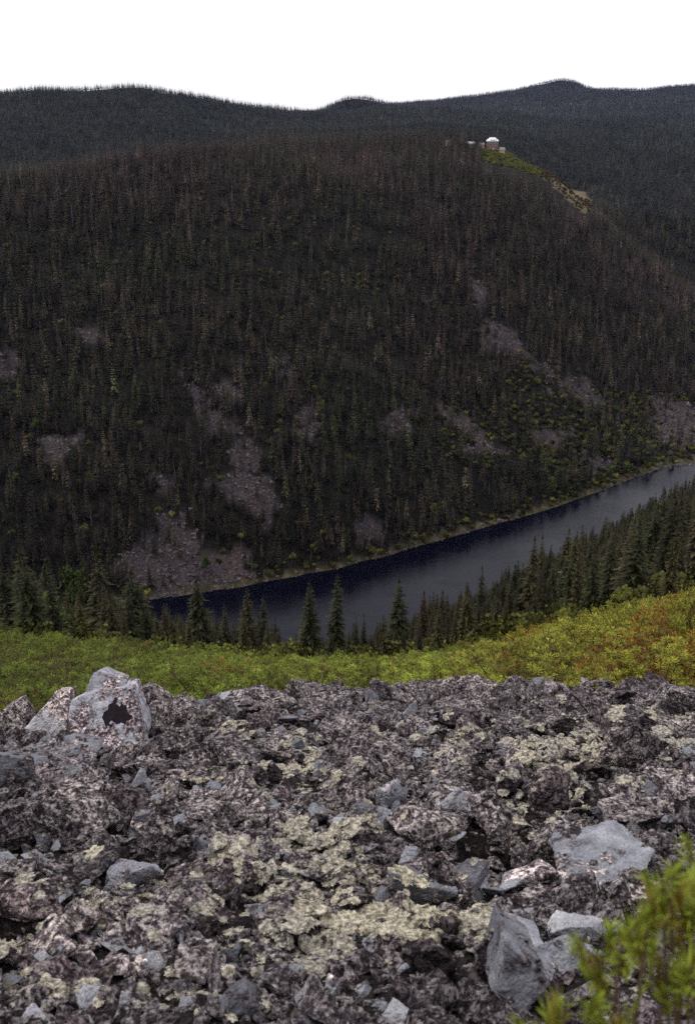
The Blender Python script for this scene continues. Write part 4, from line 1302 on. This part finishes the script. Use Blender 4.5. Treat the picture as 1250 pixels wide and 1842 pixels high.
hero(1120, 1322, 88, 56, 'dark crusted boulder standing alone on the pale lichen at the right', 'rock_dark', .8, (0, 6), .4, .8)
hero(1180, 1352, 70, 30, 'low black stone right of the lone dark boulder', 'rock_dark', .8, (0, -6), .4, .5)
hero(1222, 1476, 70, 42, 'smooth grey stone at the right edge above the pine sprig', 'rock_mid', .8, (0, -8), .1, .7)
hero(1200, 1432, 110, 46, 'reddish flat stone at the right edge under the lichen patch', 'rock', .8, (8, 4), .1, .4)
hero(958, 1578, 110, 40, 'long pale crusted slab left of the big bluish slab', 'rock_pale', .6, (10, -6), .1, .45)
hero(1030, 1660, 110, 52, 'narrow pale slab pointing down right below the big bluish slab', 'rock_clean', .5, (8, 26), .1, .4)
hero(1012, 1738, 105, 60, 'pale slab lying behind the large wedge-shaped block', 'rock_clean', .6, (10, 22), .1, .4, 14, amp=.03)
hero(870, 1730, 66, 80, 'dark rounded rock left of the large wedge-shaped block', 'rock', .8, (0, -10), .8, .8)
hero(180, 1810, 86, 38, 'pale bluish flat stone at the bottom left', 'rock_clean', .8, (8, 4), .1, .5)
hero(278, 1752, 74, 50, 'bluish stone with a crusted side above the bottom left flat stone', 'rock_clean', .8, (-4, 8), .5, .7)
hero(430, 1772, 92, 48, 'grey bluish stone at the bottom, left of centre', 'rock_mid', .8, (6, -4), .2, .6)
hero(522, 1788, 60, 62, 'bluish stone standing at the bottom below the whitish lichen', 'rock_mid', .8, (-6, 8), .2, .9)
hero(600, 1738, 34, 40, 'small pale bluish stone between two whitish lichen patches', 'rock_clean', .8, (-6, 0), .2, .9)
hero(740, 1284, 36, 38, 'small pale angular stone near the far rock edge', 'rock_clean', .8, (-14, 16), .2, .8, 12)
hero(720, 1815, 80, 40, 'pale bluish flat stone at the bottom centre', 'rock_clean', .8, (6, 6), .2, .5)
hero(565, 1255, 110, 36, 'long crusted rock on the far rock edge above the centre', 'rock', .9, (0, 4), .1, .6)
hero(840, 1250, 120, 40, 'broad rugged hump of rock on the far rock edge', 'rock', .9, (0, -4), .1, .7)
hero(395, 1268, 60, 26, 'pale flat stone on the far rock edge left of centre', 'rock_clean', .9, (0, -4), .3, .5)
hero(45, 1660, 110, 60, 'black-shaded crusted rock at the left edge near the bottom', 'rock_dark', .8, (0, 10), .4, .7)
hero(130, 1690, 90, 60, 'brown lichen-crusted rock near the bottom left corner', 'rock', .8, (0, -8), .2, .7)
hero(545, 1665, 60, 46, 'dark brown stone sunk between whitish lichen near the bottom centre', 'rock_dark', .8, (0, 8), .3, .8)
hero(370, 1680, 44, 40, 'rusty brown stone in the pale lichen near the bottom left', 'rock_dark', .8, (0, 8), .3, .9)
hero(905, 1620, 60, 40, 'small crusted stone between the rounded grey stone and the narrow slab', 'rock', .8, (0, 8), .3, .8)
hero(650, 1330, 90, 40, 'dark crusted stone in the upper middle of the rock field', 'rock_dark', .8, (0, 6), .3, .7)
hero(1010, 1352, 60, 20, 'flat purplish stone lying on the yellowish lichen', 'rock', .8, (0, 4), .3, .5)
hero(345, 1335, 80, 60, 'rounded crusted lump right of the big angular boulder', 'rock', .8, (0, -6), .3, .8)

hero_poly([(1014,1606),(1012,1574),(1060,1552),(1088,1538),(1130,1522),(1156,1518),(1176,1530),(1166,1562),(1120,1588),(1085,1602),(1022,1614)], (1090, 1608), .42, 1.35,
     'big pale bluish slab with cracks behind the pine sprigs', 'rock_clean', 61, amp=.035, bev=.04)
hero_poly([(888,1815),(902,1735),(912,1700),(925,1712),(992,1765),(975,1790),(930,1830)], (935, 1825), .35, .35,
     'large wedge-shaped block with a dark front and pale top edge at the bottom', 'rock_mid', 67, amp=.02, bev=.02)
hero_poly([(912,1700),(928,1692),(1000,1745),(994,1768),(985,1764),(925,1714)], (935, 1825), .30, 1.3,
     'pale ledge forming the lit upper edge of the wedge-shaped block', 'rock_clean', 69, amp=.02, dy=.02, bev=.02)
# pale lichen carpets: (column, row, half width, half height)
CARPET = [(1010,1335,250,60,.40),(520,1400,200,70,.34),(560,1620,260,120,.42),(240,1650,240,90,.32),(1150,1300,160,40,.35),(760,1330,200,40,.28),(300,1800,300,40,.3),(1000,1460,200,60,.25),
          (1020,1345,130,26,1.0),(1010,1382,80,14,1.3),(1210,1350,60,30,.9),(900,1330,90,20,.7),(500,1392,70,24,1.0),(430,1335,40,14,.8),(480,1430,40,30,.6),(570,1535,70,40,1.0),(520,1570,60,30,.9),
          (720,1665,110,48,1.5),(860,1670,55,40,1.3),(560,1690,90,50,1.2),(500,1740,80,24,.8),(360,1640,120,40,.55),(250,1690,120,40,.45),(370,1560,40,16,.7),(860,1440,30,50,.4),(1060,1470,70,40,.45),
          (40,1770,50,30,.6),(620,1590,50,30,.7),(1190,1390,60,14,.5),(800,1390,50,16,.4),(700,1350,60,14,.3),(840,1560,30,20,.4)]
def carpet(px, py):
    w = np.zeros_like(px)
    for a, b2, rx, ry, s in CARPET:
        w = np.maximum(w, s * np.clip(1.25 - np.sqrt(((px - a) / rx) ** 2 + ((py - b2) / ry) ** 2), 0, 1))
    return w

def stones():
    protos = [rock_mesh(1400 + s, 10, 4, [.5, .7, .85, .4, .6, .95, .35, .75][s % 8], .036, .02, M[['rock', 'rock', 'rock_mid', 'rock', 'rock_dark', 'rock', 'rock_clean', 'rock', 'rock', 'rock', 'rock', 'rock_dark', 'rock', 'rock', 'rock_mid', 'rock_clean'][s]]) for s in range(16)]
    arr = [tri_arrays(p) for p in protos]
    field = empty('rock_field', (0, 6, float(ground_z(np.array([0.0]), np.array([6.0]), False)[0])))
    field['kind'] = 'structure'; field['label'] = 'lichen-crusted rubble slope in the foreground'
    inv = -np.array(field.location)
    placed = [(a, b2, w * .42) for a, b2, w in HERO]
    n = 0; tries = 0
    while n < 300 and tries < 30000:
        tries += 1
        y = random.uniform(2.1, 11.6); u = random.uniform(-.5, .5); x = u * y
        z = float(ground_z(np.array([x]), np.array([y]))[0])
        px, py = pixel_of(np.array([x]), np.array([y]), np.array([z]))
        if not rock_zone(x, y, .1) or py[0] > 1870 or px[0] < -30 or px[0] > 1280: continue
        s = min(.50, max(.11, random.lognormvariate(-1.22, .38))) * (.62 + .055 * y)
        if carpet(px, py)[0] > .45 and random.random() < .75: continue
        if any((x - a) ** 2 + (y - b2) ** 2 < (r + s * .36) ** 2 for a, b2, r in placed): continue
        placed.append((x, y, s * .40))
        k = random.randrange(16)
        while (k in (6, 15) and s > .17) or (k in (2, 14) and s > .26): k = random.randrange(16)
        o = link('stone', protos[k], field)
        o.location = np.array((x, y, z + s * random.uniform(.0, .24))) + inv
        o.rotation_euler = (random.gauss(-.35, .35), random.gauss(0, .35), random.random() * 6.28)
        sc = (s * random.uniform(.8, 1.25), s * random.uniform(.8, 1.15), s * random.uniform(.5, .9)); o.scale = sc
        v, f = arr[k]
        R = np.array(Euler(o.rotation_euler).to_matrix())
        bake((v * np.array(sc)) @ R.T + np.array((x, y, z)) + np.array((0, 0, o.location.z - (z + inv[2]))), f)
        n += 1
    print('stones', n, tries)
    # the smaller rubble between them
    small = [rock_mesh(1500 + s, 9, 2, [.35, .5, .65, .4, .75, .3][s % 6], .035, .015, None) for s in range(10)]
    sarr = [tri_arrays(p) for p in small]
    V, Fc, MI = [], [], []; off = 0
    N = 8500
    y = RNG.uniform(1.9, 12.8, N); u = RNG.uniform(-.5, .5, N); x = u * y
    z = ground_z(x, y); px, py = pixel_of(x, y, z)
    ok = (px > -70) & (px < 1320) & rock_zone(x, y, .25) & (RNG.random(N) > carpet(px, py) * .7)
    x, y, z = x[ok], y[ok], z[ok]
    for i in range(len(x)):
        v, f = sarr[i % 10]
        s = min(.26, RNG.lognormal(-2.55, .5)) * (.6 + .075 * y[i])
        R = np.array(Euler((RNG.normal(-.3, .45), RNG.normal(0, .45), RNG.uniform(0, 6.28))).to_matrix())
        w = (v * (s * RNG.uniform(.7, 1.3, 3))) @ R.T + (x[i], y[i], z[i] + s * .22)
        V.append(w); Fc.append(f + off); off += len(v)
        MI.append(np.full(len(f), RNG.choice([0, 0, 0, 0, 0, 0, 1, 2, 2, 3]), np.int32))
    V = np.concatenate(V); Fc = np.concatenate(Fc); MI = np.concatenate(MI)
    me = mesh_np('rubble', V - np.array(field.location), Fc, None, False)
    for m in ('rock', 'rock_mid', 'rock_dark', 'rock_clean'): me.materials.append(M[m])
    me.polygons.foreach_set('material_index', MI)
    link('rubble', me, field, kind='stuff')
    bake(V, Fc)
    print('rubble tris', len(Fc))
stones()

def lump(seed, sub, amp, freq):
    b = bmesh.new(); bmesh.ops.create_icosphere(b, subdivisions=sub, radius=.5)
    off = Vector((seed * 5.3, seed * 2.1, seed))
    for v in b.verts:
        d = mnoise.fractal(v.co * freq + off, .6, 2.0, 3)
        v.co = v.co * (1 + amp * d)
        v.co.z *= .75
    me = bpy.data.meshes.new('lichen'); b.to_mesh(me); b.free()
    return me

def tuft(seed, n=46):
    """branching cushion of reindeer lichen"""
    r = random.Random(seed); s = Soup()
    for k in range(n):
        a = r.random() * 6.28; q = math.sqrt(r.random())
        d = Vector((math.cos(a) * q * .9, math.sin(a) * q * .9, 1.0)).normalized()
        base = Vector((math.cos(a) * q * .22, math.sin(a) * q * .22, -.1))
        tip = base + d * r.uniform(.38, .6)
        s.tube(tuple(base), tuple(tip), .05, .04, 3)
        for j in range(3):
            e = tip + Vector((r.uniform(-1, 1), r.uniform(-1, 1), r.uniform(0, 1))) * .13
            s.tube(tuple(tip - d * .08), tuple(e), .045, .02, 3)
    return s

def lichens():
    V = np.concatenate(BV); Fc = np.concatenate(BF)
    bare = np.r_[np.concatenate(BARE), np.zeros(200000, bool)]
    # ground patch of the rock field joins the surface the lichen sits on
    gu = np.linspace(-.52, .52, 220); gy = 1.8 * (13.5 / 1.8) ** np.linspace(0, 1, 220)
    U, Y = np.meshgrid(gu, gy); X = U * Y; Z = ground_z(X, Y)
    idx = np.arange(U.size).reshape(U.shape)
    q = np.stack([idx[:-1, :-1], idx[:-1, 1:], idx[1:, 1:], idx[1:, :-1]], -1).reshape(-1, 4)
    gf = np.r_[q[:, [0, 1, 2]], q[:, [0, 2, 3]]] + len(V)
    V = np.r_[V, np.c_[X.ravel(), Y.ravel(), Z.ravel()]]; Fc = np.r_[Fc, gf]
    bvh = BVHTree.FromPolygons(V.tolist(), Fc.tolist())
    def drop(n, weight):
        out = []
        y = RNG.uniform(2.0, 12.6, n); u = RNG.uniform(-.5, .5, n); x = u * y
        z = ground_z(x, y, False); px, py = pixel_of(x, y, z)
        w = weight(px, py) * rock_zone(x, y, .1) * (py < 1900) * (px > -40) * (px < 1290)
        ok = RNG.random(n) < w
        for a, b2, c in zip(x[ok], y[ok], w[ok]):
            h = bvh.ray_cast(Vector((a, b2, H0 + .5)), Vector((0, 0, -1)))
            if h[0] is not None and h[1].z > .25 and not (bare[h[2]] and random.random() < .9): out.append((*h[0], *h[1], c))
        return np.array(out)
    def rots(P):
        r = []
        for p in P:
            nn = (Vector(p[3:6]) + Vector((0, 0, .6))).normalized()
            e = (nn.to_track_quat('Z', 'Y') @ Euler((0, 0, random.random() * 6.28)).to_quaternion()).to_euler()
            r.append((e.x, e.y, e.z))
        return np.array(r)
    pale = []
    for k in range(3):
        me = lump(70 + k, 3, .55, 7.0); me.materials.append(M['lichen_pale']); pale.append(me)
    pale += [tuft(s).mesh('reindeer_lichen_kind', M['lichen_pale']) for s in range(2)]
    P = drop(150000, lambda px, py: np.clip(carpet(px, py) * .9 - .28 + 1.5 * fbm(px / 26., py / 16., 3, 61), 0, 1) * (carpet(px, py) > .02))
    s = np.minimum(.07, RNG.lognormal(-3.95, .42, len(P))) * (.7 + .06 * P[:, 1])
    scatter_group('reindeer_lichen', P[:, :3], rots(P), np.c_[s * 2.2, s * 1.9, s * RNG.uniform(.22, .5, len(P))], RNG.choice([0, 1, 2, 0, 1, 2, 0, 1, 2, 3, 4], len(P)), np.ones((len(P), 4)), pale,
                  kind='stuff', label='pale yellowish cushions of reindeer lichen among the foreground rocks', category='lichen')
    grey = []
    for k in range(6):
        me = lump(k, 2, .9, 3.2); me.materials.append(M['lichen_grey']); grey.append(me)
    for k in range(2): grey.append(tuft(30 + k, 30).mesh('grey_tuft_kind', M['lichen_grey']))
    P2 = drop(17000, lambda px, py: np.clip(.62 + 1.6 * fbm(px / 40., py / 25., 3, 47), 0.05, 1) * .9)
    s = np.minimum(.075, RNG.lognormal(-3.55, .42, len(P2))) * (.7 + .06 * P2[:, 1])
    scatter_group('crust_lichen', P2[:, :3], rots(P2), np.c_[s * RNG.uniform(.8, 1.5, len(P2)), s, s * RNG.uniform(.4, .8, len(P2))], RNG.integers(0, 8, len(P2)), np.ones((len(P2), 4)), grey,
                  kind='stuff', label='purplish grey crusts of lichen growing over the foreground rocks', category='lichen')
    print('lichen', len(P), len(P2))
lichens()

# ------------------------------------------------------------------ out of focus pine sprigs at the lower right
def sprigs():
    tufts = [(1205, 1625, 1.10, .062), (1165, 1668, 1.06, .058), (1240, 1650, 1.1, .062), (1122, 1672, 1.12, .046), (1190, 1590, 1.15, .05), (1225, 1580, 1.15, .046),
             (1068, 1735, 1.10, .044), (1015, 1820, 1.04, .050), (1115, 1815, 1.02, .036), (1242, 1745, 1.02, .055), (968, 1842, 1.05, .034), (1200, 1740, 1.05, .03)]
    r = random.Random(5)
    bx, by = .42, .80
    bz = float(ground_z(np.array([bx]), np.array([by]), False)[0])
    root = empty('dwarf_pine_sprig', (bx, by, bz), label='blurred green and orange pine sprigs close to the camera, bottom right', category='dwarf pine')
    st = Soup()
    for k, (px, py, Y, sz) in enumerate(tufts):
        Y *= .82; sz *= .54
        u, e = ue_from_px(px, py - 8); p = Vector((u * Y - bx, Y - by, e * Y + H0 - bz))
        low = p + Vector((r.uniform(-.03, .03), -.06, -.16))
        st.tube((p.x * .6, -.05, -.05), tuple(low), .003, .0025, 5); st.tube(tuple(low), tuple(p), .0025, .002, 5)
        s = Soup()
        for j in range(4):
            d = Vector((r.gauss(0, .33), r.gauss(0, .33), 1.0)).normalized(); q = d.orthogonal().normalized(); q2 = d.cross(q)
            p0 = p + Vector((r.gauss(0, .012), r.gauss(0, .012), r.gauss(-.03, .02)))
            old = j > 2
            for i in range(46):
                a_ = r.random() * 6.28; el = r.uniform(.55, 1.5); rad = q * math.cos(a_) + q2 * math.sin(a_)
                nd = rad * math.cos(el) + d * math.sin(el); w_ = nd.cross(rad).normalized() * .0016 if abs(nd.dot(rad)) < .999 else q * .0016
                o0 = p0 + d * r.uniform(-.03, .02); m_ = o0 + nd * sz * .5; t_ = o0 + nd * sz * r.uniform(.8, 1.25)
                g0 = r.uniform(.05, .3); g1 = (.26 if old else .62) + r.uniform(-.12, .15)
                s.tri(tuple(o0), tuple(m_ + w_), tuple(t_), (g0, .5 * (g0 + g1), g1)); s.tri(tuple(o0), tuple(t_), tuple(m_ - w_), (g0, g1, .5 * (g0 + g1)))
        o = link('needle_tuft', s.mesh('needle_tuft', M['pine_o']), root)
        g = r.uniform(.8, 1.1); o.color = (g * 1.7, g * 1.85, g * 1.5, 1)
    link('branch', st.mesh('sprig_branches', M['pine_bark']), root)
sprigs()
print('forest instances', N_FOREST)
